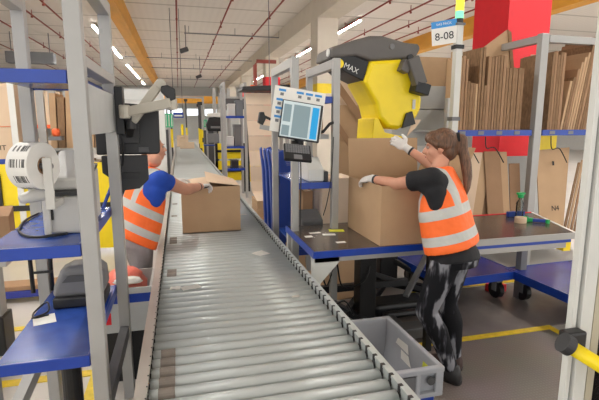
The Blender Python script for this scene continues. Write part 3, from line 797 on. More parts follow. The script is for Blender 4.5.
# dark printer at back of table (stands on the low rack shelf)
t = thing('desk_printer', 'dark grey desktop printer on the low shelf of the narrow rack', 'printer', (1.08, 3.75, .721))
b = MB(); b.box(.96, 1.16, 3.55, 3.85, .722, .86); b.build('printer_body', 'greydark', t, bevel=.015)
b = MB(); b.prism([(3.56, .862), (3.84, .862), (3.84, .96), (3.72, .985), (3.56, .92)], 'X', .965, 1.155); b.build('printer_lid', 'greydark', t, bevel=.015)
b = MB(); b.box(.98, 1.14, 3.545, 3.551, .80, .82); b.build('label_slot', 'black', t)
# screen board with labels + touch screen + keyboard at the narrow rack
def local_frame(o, loc, rot):
    o.location = loc; o.rotation_euler = rot
sb = thing('label_board', 'white board with small printed order labels behind the touch screen', 'board', (0, 0, 0), None)
W_, H_ = .36, .32
b = MB(); b.box(-W_ / 2, W_ / 2, 0.012, .016, -H_ / 2, H_ / 2); b.build('backing_sheet', 'paper', sb)
k = 0
for (x, z, wd) in ((-.125, .118, .05), (.0, .118, .05), (.065, .118, .05), (.13, .118, .05), (-.137, .05, .045), (-.137, -.01, .045), (-.137, -.07, .045)):
    b = MB(); b.box(x - wd / 2, x + wd / 2, .0105, .012, z + .008, z + .024); b.build('label_header', 'bluesign', sb)
    b = MB(); b.box(x - .012, x + .012, .0105, .012, z - .022, z - .002); b.build('label_mark', 'inkgrey', sb)
ts = thing('touch_screen', 'tilted touch screen with pale panels and a blue bar, on the narrow rack', 'screen', (0, 0, 0), None)
b = MB(); b.box(-.137, .147, -.02, .01, -.146, .115); b.build('screen_housing', 'dark', ts, bevel=.004)
b = MB(); b.box(-.130, .130, -.0215, -.0198, -.138, .108); b.build('display', 'screen_white', ts)
b = MB(); b.box(-.122, -.070, -.023, -.0214, -.035, .085); b.build('menu_panel', 'screen_grey', ts)
b = MB(); b.box(-.122, -.070, -.023, -.0214, -.130, -.060); b.build('menu_panel', 'screen_grey', ts)
b = MB(); b.box(-.055, .060, -.023, -.0214, -.130, .090); b.build('list_panel', 'screen_grey', ts)
b = MB(); b.box(.075, .122, -.023, -.0214, -.130, .090); b.build('blue_bar', 'screen_blue', ts)
FR = (math.radians(-12), math.radians(9), math.radians(-8))
local_frame(sb, (.868, 3.315, 1.812), FR); local_frame(ts, (.878, 3.29, 1.755), FR); sb.scale = ts.scale = (1.08, 1, 1.08)
b = MB(); b.bar((.90, 3.31, 1.66), (.90, 3.40, 1.62), .04, .04); b.tube([(1.0, 3.36, 1.66), (1.08, 3.36, 1.66), (1.14, 3.38, 1.72), (1.17, 3.39, 1.73)], .012)
b.box(.86, .93, 3.385, 3.40, 1.55, 1.70)
b.build('screen_bracket', 'black', rr)
kb = thing('keyboard', 'black tilted keyboard with a touch pad under the touch screen', 'keyboard', (0, 0, 0))
b = MB(); b.box(-.10, .10, -.012, .012, -.088, .082); b.build('keyboard_case', 'black', kb, bevel=.006)
for r in range(5):
    for q in range(10):
        b = MB(); b.box(-.088 + q * .0178, -.088 + q * .0178 + .0148, -.015, -.012, .060 - r * .019, .060 - r * .019 + .0155); b.build('key', 'grey', kb)
b = MB(); b.box(-.03, .03, -.0135, -.012, -.080, -.035); b.build('touch_pad', 'grey', kb)
local_frame(kb, (.822, 3.16, 1.515), (math.radians(-52), math.radians(6), math.radians(-6)))
b = MB(); b.bar((.83, 3.18, 1.50), (.86, 3.40, 1.58), .05, .03); b.build('keyboard_tray', 'black', rr)
cable('black cable hanging down the front post of the narrow rack', [(.90, 3.37, 1.5), (.905, 3.37, 1.3), (.90, 3.37, 1.05), (.90, 3.36, .87)], .005)
cable('thin black cable looping beside the right post of the narrow rack', [(1.17, 3.37, 1.62), (1.15, 3.36, 1.3), (1.12, 3.37, 1.1), (1.10, 3.40, .99)], .004)
# things on the narrow rack's shelves
t = thing('scanner_cradle', 'white device with a dark window on the middle shelf of the narrow rack', 'device', (1.1, 3.6, 1.261))
b = MB(); b.prism([(3.45, 1.261), (3.75, 1.261), (3.75, 1.42), (3.60, 1.45), (3.45, 1.36)], 'X', .99, 1.12); b.build('housing', 'white', t, bevel=.01)
b = MB(); b.box(1.125, 1.16, 3.46, 3.60, 1.261, 1.34); b.build('window_block', 'greydark', t, bevel=.005)
carton('shipping_carton', 'narrow brown carton on the top shelf of the narrow rack', 'carton', 1.02, 1.14, 3.55, 4.0, 1.64, 1.86, m='carddark')
b = MB(); b.box(.91, 1.16, 3.46, 4.13, 1.60, 1.639); tag(b.build('tray', 'alu'), 'thin grey tray under the narrow carton on the narrow rack', 'tray')
carton('shipping_carton', 'small brown carton inside the narrow rack above the low shelf', 'carton', 1.06, 1.155, 3.88, 4.12, .721, 1.12, m='carddark')

# ---- touch: blue tubs trolley behind
tb = thing('blue_trolley', 'blue trolley carrying blue upright panels behind the narrow rack', 'trolley', (1.1, 4.9, 0))
b = MB(); b.box(.95, 1.36, 4.45, 5.3, .16, .22); b.build('deck', 'blueplastic', tb, bevel=.01)
for x in (1.0, 1.3):
    for y in (4.55, 5.2):
        b = MB(); b.cyl((x - .02, y, .08), (x + .02, y, .08), .08, seg=18); b.build('wheel', 'black', tb)
for k, y in enumerate((4.5, 4.72, 4.94, 5.16)):
    b = MB(); b.prism([(.955, .22), (1.34, .22), (1.34, 1.40), (1.27, 1.43), (1.25, 1.30), (1.06, 1.30), (1.03, 1.46), (.975, 1.44), (.985, 1.1), (.93, 1.36), (.92, 1.46), (.90, 1.44), (.925, 1.2)], 'Y', y, y + .08); b.build('upright_panel', 'blueplastic', tb, bevel=.012)

# ---- fan folded kraft board and machine behind
ff = thing('fanfold_board', 'tall web of fanfolded brown board rising from its stack, left of the narrow rack', 'fanfold board', (1.35, 7.75, .13))
b = MB(); n = 0
ys = []
rs = []
zs = [.56, .74, 1.00, 1.26, 1.52, 1.78, 2.04, 2.24]
for i in range(len(zs) - 1):
    q = MB(); dy = .02 if i % 2 else -.02
    q.quad((1.19 - .012 * i, 7.75 + dy, zs[i]), (1.66, 7.75 + dy, zs[i]), (1.66, 7.75 - dy, zs[i + 1] - .004), (1.178 - .012 * i, 7.75 - dy, zs[i + 1] - .004), .006)
    q.build('folded_panel', 'paleboard', ff)
b.bm.free()
b = MB(); b.quad((1.24, 7.50, .42), (1.72, 7.50, .42), (1.66, 7.75, .56), (1.19, 7.75, .56), .006); b.build('folded_panel', 'paleboard', ff)
for k in range(9):
    b = MB(); b.box(1.24 + .004 * (k % 2), 1.72, 7.50, 8.1, .135 + k * .032, .135 + k * .032 + .028); b.build('stacked_layer', 'card', ff)
t = thing('wooden_pallet', 'wooden pallet under the fanfolded brown board', 'pallet', (1.4, 7.8, 0))
for k in range(5):
    b = MB(); b.box(1.08, 1.9, 7.42 + k * .17, 7.42 + k * .17 + .11, .11, .132); b.build('deck_board', 'wood', t)
for x in (1.08, 1.45, 1.8):
    b = MB(); b.box(x, x + .1, 7.42, 8.2, .0, .11); b.build('runner', 'wood', t)
t = thing('board_feeder', 'dark topped feeder frame over the fanfolded brown board', 'machine', (1.45, 7.9, 0))
b = MB(); b.prism([(1.03, 2.27), (1.05, 2.33), (1.85, 2.38), (1.85, 2.27)], 'Y', 7.6, 8.2); b.build('cover', 'dark', t, bevel=.01)
for x in (1.78,):
    for y in (7.65, 8.15):
        b = MB(); b.box(x, x + .06, y - .03, y + .03, 0, 2.27); b.build('post', 'alu', t)
t = thing('swing_arm', 'grey folding arm with a black head in front of the fanfolded board', 'arm', (.80, 3.5, 1.75))
b = MB(); b.bar((.60, 3.45, 1.70), (.84, 3.40, 1.655), .02, .035); b.build('lower_link', 'alu', t, bevel=.003)
b = MB(); b.bar((.61, 3.46, 1.79), (.80, 3.42, 1.70), .015, .02); b.build('upper_link', 'dark', t)
b = MB(); b.prism([(.585, 1.73), (.60, 1.81), (.63, 1.81), (.645, 1.76), (.62, 1.71)], 'Y', 3.42, 3.48); b.build('head', 'black', t, bevel=.005)

# ---- paper machine with charcoal hood
pm = thing('paper_machine', 'yellow paper padding machine with a charcoal hood above the big carton', 'machine', (2.0, 4.2, 0))
hood = [(1.345, 2.30), (1.36, 2.405), (1.48, 2.445), (1.60, 2.485), (1.74, 2.525), (1.86, 2.53), (1.98, 2.505), (2.10, 2.478), (2.23, 2.472), (2.262, 2.44), (2.245, 2.40), (2.215, 2.345), (2.10, 2.315), (1.74, 2.29), (1.60, 2.33)]
b = MB()
c = Vector((1.8, 0, 2.4)); rs = []
for y, s in ((4.0, .86), (4.03, .96), (4.08, 1.0), (4.40, 1.0), (4.45, .96), (4.48, .86)):
    rs.append([(c.x + (p[0] - c.x) * (1 - (1 - s) * .25), y, c.z + (p[1] - c.z) * s) for p in hood])
b.rings(rs); b.build('hood', 'hood', pm, bevel=.02, seg=3)
b = MB(); b.cyl((1.95, 3.99, 2.43), (1.95, 4.0, 2.43), .025); b.build('hood_latch', 'grey', pm)
b = MB(); b.prism([(1.352, 2.31), (1.385, 2.40), (1.73, 2.29), (1.685, 2.11), (1.50, 2.19)], 'Y', 4.015, 4.40); sp_ = b.build('side_cover', 'blackmetal', pm, bevel=.008)
b = MB(); b.cyl((1.44, 4.013, 2.262), (1.44, 4.016, 2.262), .042, seg=24); b.build('yellow_disc', 'yellow', pm)
text('MAX', .070, 'white', pm, (1.555, 4.012, 2.222), (1, 0, -.42), (.42, 0, 1), depth=.001)
b = MB(); b.cyl((1.338, 4.06, 2.36), (1.352, 4.06, 2.36), .034, seg=20); b.build('end_cap', 'white', pm)
yl = [(1.735, 2.30), (2.06, 2.33), (2.17, 2.16), (2.265, 2.05), (2.285, 1.95), (2.28, 1.86), (2.24, 1.78), (2.16, 1.71), (2.05, 1.665), (1.93, 1.68), (1.84, 1.76), (1.80, 1.90), (1.665, 2.11)]
c = Vector((1.98, 0, 1.98)); b = MB(); rs = []
for y, s in ((3.98, .88), (4.0, .96), (4.05, 1.0), (4.38, 1.0), (4.43, .96), (4.45, .88)):
    rs.append([(c.x + (p[0] - c.x) * s, y, c.z + (p[1] - c.z) * s) for p in yl])
b.rings(rs); b.build('housing', 'yellow', pm, bevel=.015, seg=3)
b = MB(); b.prism([(1.775, 1.50), (2.09, 1.50), (2.10, 1.60), (1.91, 1.64), (1.83, 1.78), (1.79, 1.77)], 'Y', 4.0, 4.4); b.build('chute', 'yellow', pm, bevel=.006)
b = MB(); b.quad((2.06, 3.975, 1.68), (2.20, 3.975, 1.72), (2.16, 3.975, 1.84), (2.10, 3.975, 1.82), .03); b.build('outlet', 'black', pm, bevel=.004)
b = MB(); b.quad((2.11, 3.955, 1.60), (2.20, 3.955, 1.68), (2.26, 3.96, 1.76), (2.18, 3.965, 1.76), .008); b.build('paper_strip', 'cardlight', pm)
b = MB(); b.bar((2.10, 3.90, 2.32), (2.20, 3.90, 2.08), .10, .12); b.build('motor_arm', 'hood', pm, bevel=.012)
b = MB(); b.box(2.01, 2.09, 3.88, 3.98, 2.19, 2.30, rot=(0, .4, 0)); b.build('motor_bracket', 'hood', pm, bevel=.008)
b = MB(); b.box(2.135, 2.285, 3.85, 3.98, 1.995, 2.10, rot=(0, .25, 0)); b.build('motor_foot', 'blackmetal', pm, bevel=.008)
b = MB(); b.cyl((2.08, 3.87, 2.32), (2.08, 3.90, 2.32), .03); b.build('knob', 'black', pm)
b = MB(); b.box(2.17, 2.20, 3.968, 3.972, 1.86, 1.95); b.build('rating_plate', 'panelgrey', pm)
b = MB(); b.box(1.96, 2.16, 4.12, 4.32, .08, 1.52); b.build('stand_column', 'black', pm, bevel=.01)
b = MB(); b.bar((1.50, 3.50, .07), (2.05, 4.2, .07), .08, .08); b.bar((2.5, 3.72, .07), (2.05, 4.2, .07), .08, .08); b.bar((1.5, 4.6, .07), (2.05, 4.2, .07), .08, .08); b.bar((2.06, 4.2, .35), (2.5, 3.80, .08), .05, .05); b.build('stand_feet', 'blackmetal', pm, bevel=.006)
t = thing('scissor_lift', 'low black lift base with a pedal under the left packing table', 'lift', (1.6, 3.3, 0))
b = MB(); b.box(1.02, 1.55, 2.98, 3.55, .012, .06); b.build('base_plate', 'blackmetal', t, bevel=.004)
b = MB(); b.bar((1.05, 3.1, .08), (1.52, 3.5, .30), .05, .05); b.bar((1.05, 3.5, .30), (1.52, 3.1, .08), .05, .05); b.build('cross_arms', 'blackmetal', t)
b = MB(); b.box(1.56, 1.95, 3.0, 3.14, .03, .12); b.box(1.66, 1.74, 3.10, 3.5, .03, .09); b.build('pedal_bar', 'greydark', t, bevel=.01)
for x in (1.60, 1.92):
    b = MB(); b.cyl((x - .03, 3.16, .05), (x + .03, 3.16, .05), .044, seg=16); b.build('wheel', 'black', t)
b = MB(); b.box(1.60, 2.12, 3.42, 3.66, .035, .15); b.box(1.66, 2.06, 3.34, 3.42, .05, .11); b.build('carriage', 'blackmetal', t, bevel=.03)
b = MB(); b.bar((1.95, 3.55, .16), (2.40, 3.95, .42), .05, .04); b.build('lift_arm', 'grey', t, bevel=.004)
b = MB(); b.bar((1.60, 3.62, .40), (2.22, 3.70, .14), .05, .04); b.build('lift_arm', 'blackmetal', t, bevel=.004)
b = MB(); b.box(1.05, 2.0, 3.60, 3.66, .24, .30); b.build('cross_bar', 'blackmetal', t, bevel=.004)
for x in (1.66, 2.06):
    b = MB(); b.cyl((x - .03, 3.50, .05), (x + .03, 3.50, .05), .044, seg=16); b.build('wheel', 'black', t)
b = MB(); b.box(1.36, 1.50, 3.22, 3.36, .06, .79); b.build('lift_column', 'black', t, bevel=.006)
cable('black cables hanging in loops under the left packing table', [(1.02, 3.3, .78), (1.08, 3.25, .45), (1.18, 3.3, .62), (1.25, 3.32, .40), (1.40, 3.20, .5), (1.48, 3.3, .75)], .007)
cable('black cable trailing to the floor under the left packing table', [(1.0, 3.25, .7), (1.05, 3.2, .30), (1.2, 3.15, .35), (1.3, 3.2, .2)], .007)
# cartons under / behind the table
carton('flat_stack', 'pile of flat brown boards on the floor behind the left packing table', 'cartons', 1.45, 2.50, 4.90, 5.28, .0, .34, m='card', tape=False)
b = MB(); b.box(1.0, 1.72, 0, .02, 0, .62); b.xf(Matrix.Translation((0, 3.98, .012)) @ Euler((-.55, 0, 0)).to_matrix().to_4x4()); tag(b.build('leaning_board', 'card'), 'brown board leaning low under the packing table', 'board')
t = thing('board_pile', 'tall wall of brown boards standing behind the yellow machine', 'boards', (1.9, 4.95, 0))
for k, (xa, xb, za) in enumerate(((1.87, 2.40, 2.36), (1.88, 2.36, 1.95), (1.90, 2.42, 1.5))):
    b = MB(); b.box(xa, xb, 5.38 + .02 - k * .03, 5.40 + .02 - k * .03, 0, za); b.build('board', 'cardlight' if k == 0 else 'card', t)
b = MB(); b.bar((1.88, 5.33, 2.2), (2.36, 5.33, 1.6), .004, .09); b.bar((1.89, 5.33, 1.72), (2.2, 5.33, 1.28), .004, .07); b.build('shadow_strip', 'carddark', t)  # dark diagonal strips stand in for the shadow across the boards
# grey cabinet and pale cartons behind
t = thing('grey_cabinet', 'light grey steel cabinet behind the woman, left of the sign pole', 'cabinet', (3.1, 5.4, 0))
for k, (za, zb) in enumerate(((.0, 1.90), (1.91, 2.20))):
    b = MB(); b.box(2.62, 3.56, 5.3, 5.7, za, zb); b.build('cabinet_section', 'panelgrey', t, bevel=.004)
b = MB(); b.box(2.62, 3.56, 5.29, 5.30, 1.30, 1.44); b.build('label_strip', 'paper', t)
for k, xa in enumerate((2.6, 2.99, 3.38)):
    b = MB(); b.box(xa, xa + .38, 5.32, 5.6, 2.201, 2.56); tag(b.build('plain_carton', 'card', bevel=.003), 'plain brown carton on top of the grey cabinet, %s of three' % ('left', 'middle', 'right')[k], 'carton', 'cartons on the grey cabinet')
# ---- sign pole
sp = thing('signal_pole', 'grey pole with a green and yellow signal lamp and bay sign', 'pole', (2.50, 3.78, 0))
b = MB(); b.box(2.468, 2.532, 3.75, 3.81, 0, 2.62); b.build('pole', 'alu_white', sp, bevel=.004)
b = MB(); b.cyl((2.50, 3.78, 2.62), (2.50, 3.78, 2.66), .036, seg=20); b.build('lamp_base', 'black', sp)
b = MB(); b.cyl((2.50, 3.78, 2.66), (2.50, 3.78, 2.725), .036, seg=20); b.build('green_lamp', 'bulbgreen', sp)
b = MB(); b.cyl((2.50, 3.78, 2.725), (2.50, 3.78, 2.79), .036, seg=20); b.build('yellow_lamp', 'bulbyellow', sp)
b = MB(); b.cyl((2.50, 3.78, 2.79), (2.50, 3.78, 2.855), .036, seg=20); b.build('yellow_lamp', 'bulbyellow', sp)
b = MB(); b.box(2.458, 2.542, 3.74, 3.82, 2.395, 2.43); b.build('clamp', 'black', sp)
sg = thing('bay_sign', 'white bay sign reading 8-08 under a blue header, hung on the signal pole', 'sign', (0, 0, 0))
b = MB(); b.box(-.112, .112, -.003, .003, -.105, .045); b.build('sign_plate', 'paper', sg)
b = MB(); b.box(-.112, .112, -.0035, .0035, .045, .105); b.build('sign_header', 'bluesign', sg)
text('8-08', .092, 'ink', sg, (0, -.0045, -.035), (1, 0, 0), (0, 0, 1))
text('VAS PACK', .03, 'paper', sg, (0, -.0045, .075), (1, 0, 0), (0, 0, 1))
local_frame(sg, (2.385, 3.83, 2.545), (0, math.radians(-5), math.radians(-38)))
b = MB(); b.box(2.458, 2.542, 3.74, 3.82, 2.60, 2.62); b.box(2.458, 2.542, 3.74, 3.82, 1.75, 1.785); b.build('sign_clip', 'grey', sp)
# ---- right packing table
rt = thing('packing_table', 'packing table with a shiny dark top, right behind the woman', 'table', (2.6, 3.2, 0))
X0, X1, YF, YB = 1.96, 3.02, 2.86, 3.66
b = MB(); b.prism([(X0, YF + .012), (X1 + .05, YF + .012), (3.36, YB), (X0, YB)], 'Z', .815, .85); b.build('tabletop', 'tabletop', rt, bevel=.003)
b = MB(); b.box(X0, X1 + .05, YF, YF + .012, .80, .851); b.build('edge_band', 'alu', rt)
b = MB(); b.box(X0, X1 + .02, YF + .004, YF + .03, .775, .80); b.build('blue_rail', 'blue', rt)
b = MB(); b.box(X0, X1 - .02, YF + .01, YF + .06, .73, .775); b.build('frame_rail', 'alu', rt)
b = MB(); b.box(X0, 3.3, YB - .06, YB - .01, .74, .815); b.build('frame_rail', 'alu', rt)
b = MB(); b.prism([(X1 + .05, YF + .014), (X1 + .07, YF + .014), (3.38, YB), (3.36, YB)], 'Z', .835, .853); b.build('edge_band', 'paper', rt)
b = MB(); b.box(X0, 3.36, YB, YB + .012, .82, .856); b.build('edge_band', 'red', rt)
b = MB(); b.box(3.18, 3.25, 3.54, 3.61, .006, .815); b.build('leg', 'grey', rt)
b = MB(); b.box(2.32, 2.38, 3.40, 3.46, .006, .815); b.build('leg', 'grey', rt)
b = MB(); b.box(2.98, 3.05, YF + .012, YF + .09, .70, .80); b.build('corner_bracket', 'yellow', rt)
# objects on it
t = thing('spray_bottle', 'clear bottle with a green cap on the right packing table', 'bottle', (3.06, 3.48, .851))
b = MB(); b.lathe([(0, 0), (.032, 0), (.034, .01), (.034, .14), (.015, .175), (.013, .19), (0, .19)], (3.06, 3.48, .852), 20); b.build('bottle_body', 'bottleglass', t, smooth=True)
b = MB(); b.cyl((3.06, 3.48, 1.04), (3.06, 3.48, 1.075), .027); b.box(3.02, 3.10, 3.465, 3.495, 1.07, 1.09); b.build('cap', 'green', t, bevel=.004)
b = MB()
rs = []
for r, h in ((.028, 0), (.05, 0), (.05, .048), (.028, .048), (.028, 0)):
    rs.append([(2.92 + r * math.cos(2 * PI * k / 28), 3.30 + r * math.sin(2 * PI * k / 28), .851 + h) for k in range(28)])
b.rings(rs, closed=False); bmesh.ops.remove_doubles(b.bm, verts=b.bm.verts, dist=1e-5)
tag(b.build('tape_roll', 'cardlight'), 'tan roll of packing tape on the right packing table', 'tape')
t = thing('tape_gun', 'green and blue tape gun on the right packing table', 'tape gun', (3.08, 3.28, .851))
b = MB(); b.cyl((2.99, 3.30, .876), (2.99, 3.34, .876), .025); b.box(2.97, 3.06, 3.30, 3.34, .851, .885, rot=(0, 0, -.5)); b.build('tape_head', 'green', t, bevel=.006)
b = MB(); b.bar((3.04, 3.29, .868), (3.13, 3.22, .868), .03, .03); b.build('grip', 'blueplastic', t, bevel=.006)
b = MB(); b.box(3.11, 3.135, 3.19, 3.215, .852, .885); b.build('blade', 'green', t)
b = MB(); b.box(2.98, 3.16, 3.52, 3.56, .851, .90); tag(b.build('blue_block', 'blueplastic', bevel=.005), 'dark blue holder at the back edge of the right packing table', 'holder')
# ---- blue dollies with castors
def dolly(label, loc, sx, sy, rz):
    t = thing('platform_dolly', label, 'dolly', (0, 0, 0), 'blue platform dollies')
    b = MB(); b.box(-sx / 2, sx / 2, -sy / 2, sy / 2, .275, .30); b.build('deck', 'purple', t, bevel=.004)
    for q_ in ((-sx / 2 - .01, sx / 2 + .01, -sy / 2 - .01, -sy / 2, .225, .303), (-sx / 2 - .01, sx / 2 + .01, sy / 2, sy / 2 + .01, .225, .303), (-sx / 2 - .01, -sx / 2, -sy / 2, sy / 2, .225, .303), (sx / 2, sx / 2 + .01, -sy / 2, sy / 2, .225, .303)):
        b = MB(); b.box(*q_); b.build('rim', 'blue', t)
    for x in (-sx / 2 + .12, sx / 2 - .12):
        for y in (-sy / 2 + .12, sy / 2 - .12):
            b = MB(); b.cyl((x - .025, y, .09), (x + .025, y, .09), .085, seg=20); w_ = b.build('castor_wheel', 'black', t)
            b = MB(); b.box(x - .035, x + .035, y - .04, y + .04, .17, .275); b.box(x - .035, x - .028, y - .03, y + .03, .08, .18); b.box(x + .028, x + .035, y - .03, y + .03, .08, .18); b.build('castor_fork', 'grey', t)
    t.location = loc; t.rotation_euler = (0, 0, rz)
    return t
dolly('blue platform dolly behind the woman, under the right packing table', (2.68, 3.93, .005), .84, .86, .06)
dolly('blue platform dolly right of the table leg, partly behind the white post', (3.56, 3.22, .006), .92, .86, .03)
b = MB(); b.box(3.03, 3.20, 3.72, 3.86, .006, .085, rot=(0, 0, .3)); tag(b.build('red_block', 'red', bevel=.01), 'red block on the floor beside the dolly wheel', 'block')
# ---- carton rack on the right
cr = thing('carton_rack', 'tall grey rack with blue shelf strips full of flat brown cartons', 'rack', (3.9, 4.8, 0))
b = MB(); b.box(4.00, 4.10, 4.42, 4.50, 0, 2.73); b.build('post', 'alu', cr, bevel=.006)
b = MB(); b.box(2.86, 2.92, 4.45, 4.51, 0, 2.0); b.build('post', 'alu', cr, bevel=.004)
b = MB(); b.box(3.985, 4.135, 5.75, 5.85, 0, 2.73); b.build('post', 'alu', cr, bevel=.006)
b = MB(); b.box(5.3, 5.4, 4.45, 4.55, 0, 2.73); b.build('post', 'alu', cr, bevel=.006)
b = MB(); b.box(4.02, 4.10, 4.50, 5.75, 2.64, 2.72); b.build('top_bar', 'alu', cr)
b = MB(); b.box(4.135, 5.3, 4.45, 4.53, 2.64, 2.72); b.build('top_bar', 'alu', cr)
for xa, xb in ((2.92, 3.985), (4.135, 5.3)):
    b = MB(); b.box(xa, xb, 4.46, 5.3, 1.625, 1.65); b.build('shelf_board', 'alu', cr)
    b = MB(); b.box(xa, xb, 4.44, 4.46, 1.585, 1.652); sbar = b.build('shelf_strip', 'blue', cr)
    for k in range(4):
        x = xa + .1 + k * (xb - xa - .2) / 3.6
        b = MB(); b.box(x, x + .075, 4.436, 4.44, 1.60, 1.64); b.build('price_label', 'inkgrey', sbar)
    b = MB(); b.box(xa, xb, 4.46, 5.3, .35, .38); b.build('shelf_board', 'alu', cr)
b = MB(); b.box(3.60, 5.3, 5.39, 5.41, 0, 1.27); b.build('rear_panel', 'panelgrey', cr)
for x, zl in ((3.03, 1.40), (3.36, 1.40), (4.26, 1.38)):    # wire dividers
    cable('', [(x, 4.44, 1.58), (x + .01, 4.42, zl + .05), (x + .12, 4.42, zl + .05), (x + .26, 4.43, zl - .12)], .006, 'ink', cr, 'wire_divider')
grp1 = 'flat cartons packed upright in the left bay of the carton rack'
lab1 = 'folded brown carton upright in the left upper bay of the tall carton rack'
x = 2.995
hts = [2.42, 2.40, 2.42, 2.15, 2.10, 2.14, 2.12, 2.16, 2.50, 2.52, 2.12, 2.14]
b = MB(); b.box(2.935, 2.985, 4.47, 4.56, 1.651, 2.50); tag(b.build('flat_carton', 'card', bevel=.003), 'plain wide folded carton at the left end of the upper left bay', 'flat carton', None)
pal = ['cardedge', 'carddark', 'cardedge', 'cardedge', 'card']
for k in range(22):
    wd = random.uniform(.026, .040)
    z = 2.44 if k < 3 else (2.17 if k < 7 else (2.55 if k < 9 else (2.16 if k < 10 else (2.46 if k < 16 else 2.36)))) 
    if x + wd > 3.96: break
    flat(lab1, x, wd, 4.47, 4.72 + random.uniform(0, .1), 1.651, z + random.uniform(-.02, .02), grp1, random.choice(pal))
    x += wd + random.uniform(.003, .010)
b = MB(); b.prism([(3.45, 2.0), (3.60, 2.56), (4.09, 2.90), (4.14, 2.87), (4.30, 2.0)], 'Y', 5.12, 5.14); tlb = thing('tilted_board', 'tilted brown board rising to a point behind the left bay of cartons', 'board', (3.4, 5.12, 1.651)); b.build('board_sheet', 'card', tlb)
b = MB(); b.prism([(4.09, 2.90), (4.14, 2.87), (4.30, 2.0), (4.25, 2.0)], 'Y', 5.105, 5.12); b.build('corrugated_edge', 'cardedge', tlb)
grp2 = 'flat cartons packed upright in the right bay of the carton rack'
lab2 = 'folded brown carton leaning in the right upper bay beside the white post'
x = 4.22
for k in range(5):
    wd = random.uniform(.028, .04)
    flat('folded brown carton upright at the left of the right upper bay', x, wd, 4.47, 5.0, 1.651, 2.54 + random.uniform(-.03, .02), 'short cartons at the left of the right upper bay', random.choice(pal)); x += wd + .006
b = MB(); b.box(4.42, 4.75, 5.05, 5.06, 1.651, 2.60); tag(b.build('board', 'cardlight'), 'pale brown board at the back of the right upper bay', 'board')
for k in range(12):
    wd = random.uniform(.024, .036)
    flat(lab2, x, wd, 4.47, 4.98, 1.651, 2.2 + .07 * min(k, 8) + random.uniform(-.02, .05), grp2, random.choice(pal), lean=.15); x += wd + .008
# leaning cartons in the lower bays
def lean_board(label, xa, xb, y, z0, z1, tilt, shear, m='card', group=None, th=.012):
    """board facing the aisle, leaning back by tilt, sides sheared"""
    h = z1 - z0; q = MB()
    A = (xa, y, z0); B_ = (xb, y, z0); Cc = (xb + shear, y + tilt * h, z1); D = (xa + shear, y + tilt * h, z1)
    q.quad(A, B_, Cc, D, th); o = q.build('leaning_carton', m, bevel=.002); tag(o, label, 'flat carton', group); return o
g3 = 'flat cartons leaning in the lower left bay'
lean_board('light brown carton leaning at the left end of the lower left bay', 3.02, 3.22, 4.44, .385, 1.39, .15, .22, 'cardlight', g3)
lean_board('brown carton leaning second from left in the lower left bay', 3.20, 3.36, 4.46, .385, 1.385, .15, .22, 'card', g3)
lean_board('dark brown carton edge leaning in the middle of the lower left bay', 3.36, 3.48, 4.475, .385, 1.37, .15, .12, 'cardedge', g3)
lean_board('wide brown carton standing right of the middle in the lower left bay', 3.50, 3.72, 4.44, .385, 1.40, .15, -.04, 'carddark', g3)
lean_board('brown carton standing next to last in the lower left bay', 3.70, 3.82, 4.46, .385, 1.39, .15, -.03, 'card', g3)
lean_board('short brown carton at the right end of the lower left bay', 3.82, 3.97, 4.46, .385, 1.25, .15, 0, 'carddark', g3)
nb = thing('leaning_carton', 'large brown carton marked N4 leaning right of the grey rack post', 'flat carton', (4.35, 4.3, .385), 'flat cartons leaning in the lower right bay')
b = MB(); b.quad((4.17, 4.38, .385), (4.50, 4.38, .385), (4.72, 4.62, 1.43), (4.22, 4.62, 1.40), .012); b.build('carton_panel', 'card', nb)
b = MB(); b.bar((4.42, 4.528, 1.22), (4.42, 4.538, 1.27), .004, .025); b.build('hand_hole', 'ink', nb)
text('N4', .09, 'ink', nb, (4.42, 4.438, .70), (1, 0, 0), (0, .22, 1), depth=.001)
for k in range(7):
    lean_board('brown carton leaning behind the white post in the lower right bay', 4.54 + k * .055, 4.575 + k * .055, 4.42, .385, 1.25 + .03 * k, .1, .22, ('cardedge', 'card', 'carddark')[k % 3], 'brown cartons beside the white post, lower bay')
b = MB(); b.box(4.90, 5.23, 5.34, 5.36, 1.32, 1.60); tag(b.build('yellow_sheet', 'yellow'), 'yellow sheet hanging below the right bay shelf', 'sheet')
b = MB(); b.box(4.90, 5.10, 5.34, 5.36, 1.12, 1.315); tag(b.build('paper_sheet', 'paper'), 'white paper hanging under the yellow sheet', 'paper')
# ---- tote
to = thing('grey_tote', 'empty grey plastic tote on a dark dolly between the conveyor and the mat', 'tote', (1.06, 2.16, .16))
X0, X1, YF, YB, ZB, ZT = .84, 1.262, 1.86, 2.505, .17, .50
def frus(b, x0, x1, y0, y1, z0, z1, ins):
    return [[(x0 + ins, y0 + ins, z0), (x1 - ins, y0 + ins, z0), (x1 - ins, y1 - ins, z0), (x0 + ins, y1 - ins, z0)], [(x0, y0, z1), (x1, y0, z1), (x1, y1, z1), (x0, y1, z1)]]
b = MB()
o_ = frus(b, X0 + .015, X1 - .015, YF + .015, YB - .015, ZB, ZT, .03); i_ = frus(b, X0 + .027, X1 - .027, YF + .027, YB - .027, ZB + .012, ZT, .03)
b.rings([i_[0], i_[1]], closed=False)
b.rings([o_[0], o_[1]], closed=False)
bv = [v for v in b.bm.verts]
b.bm.faces.new([v for v in bv[0:4]]); b.bm.faces.new([v for v in bv[8:12]])
b.build('tote_shell', 'totegrey', to)
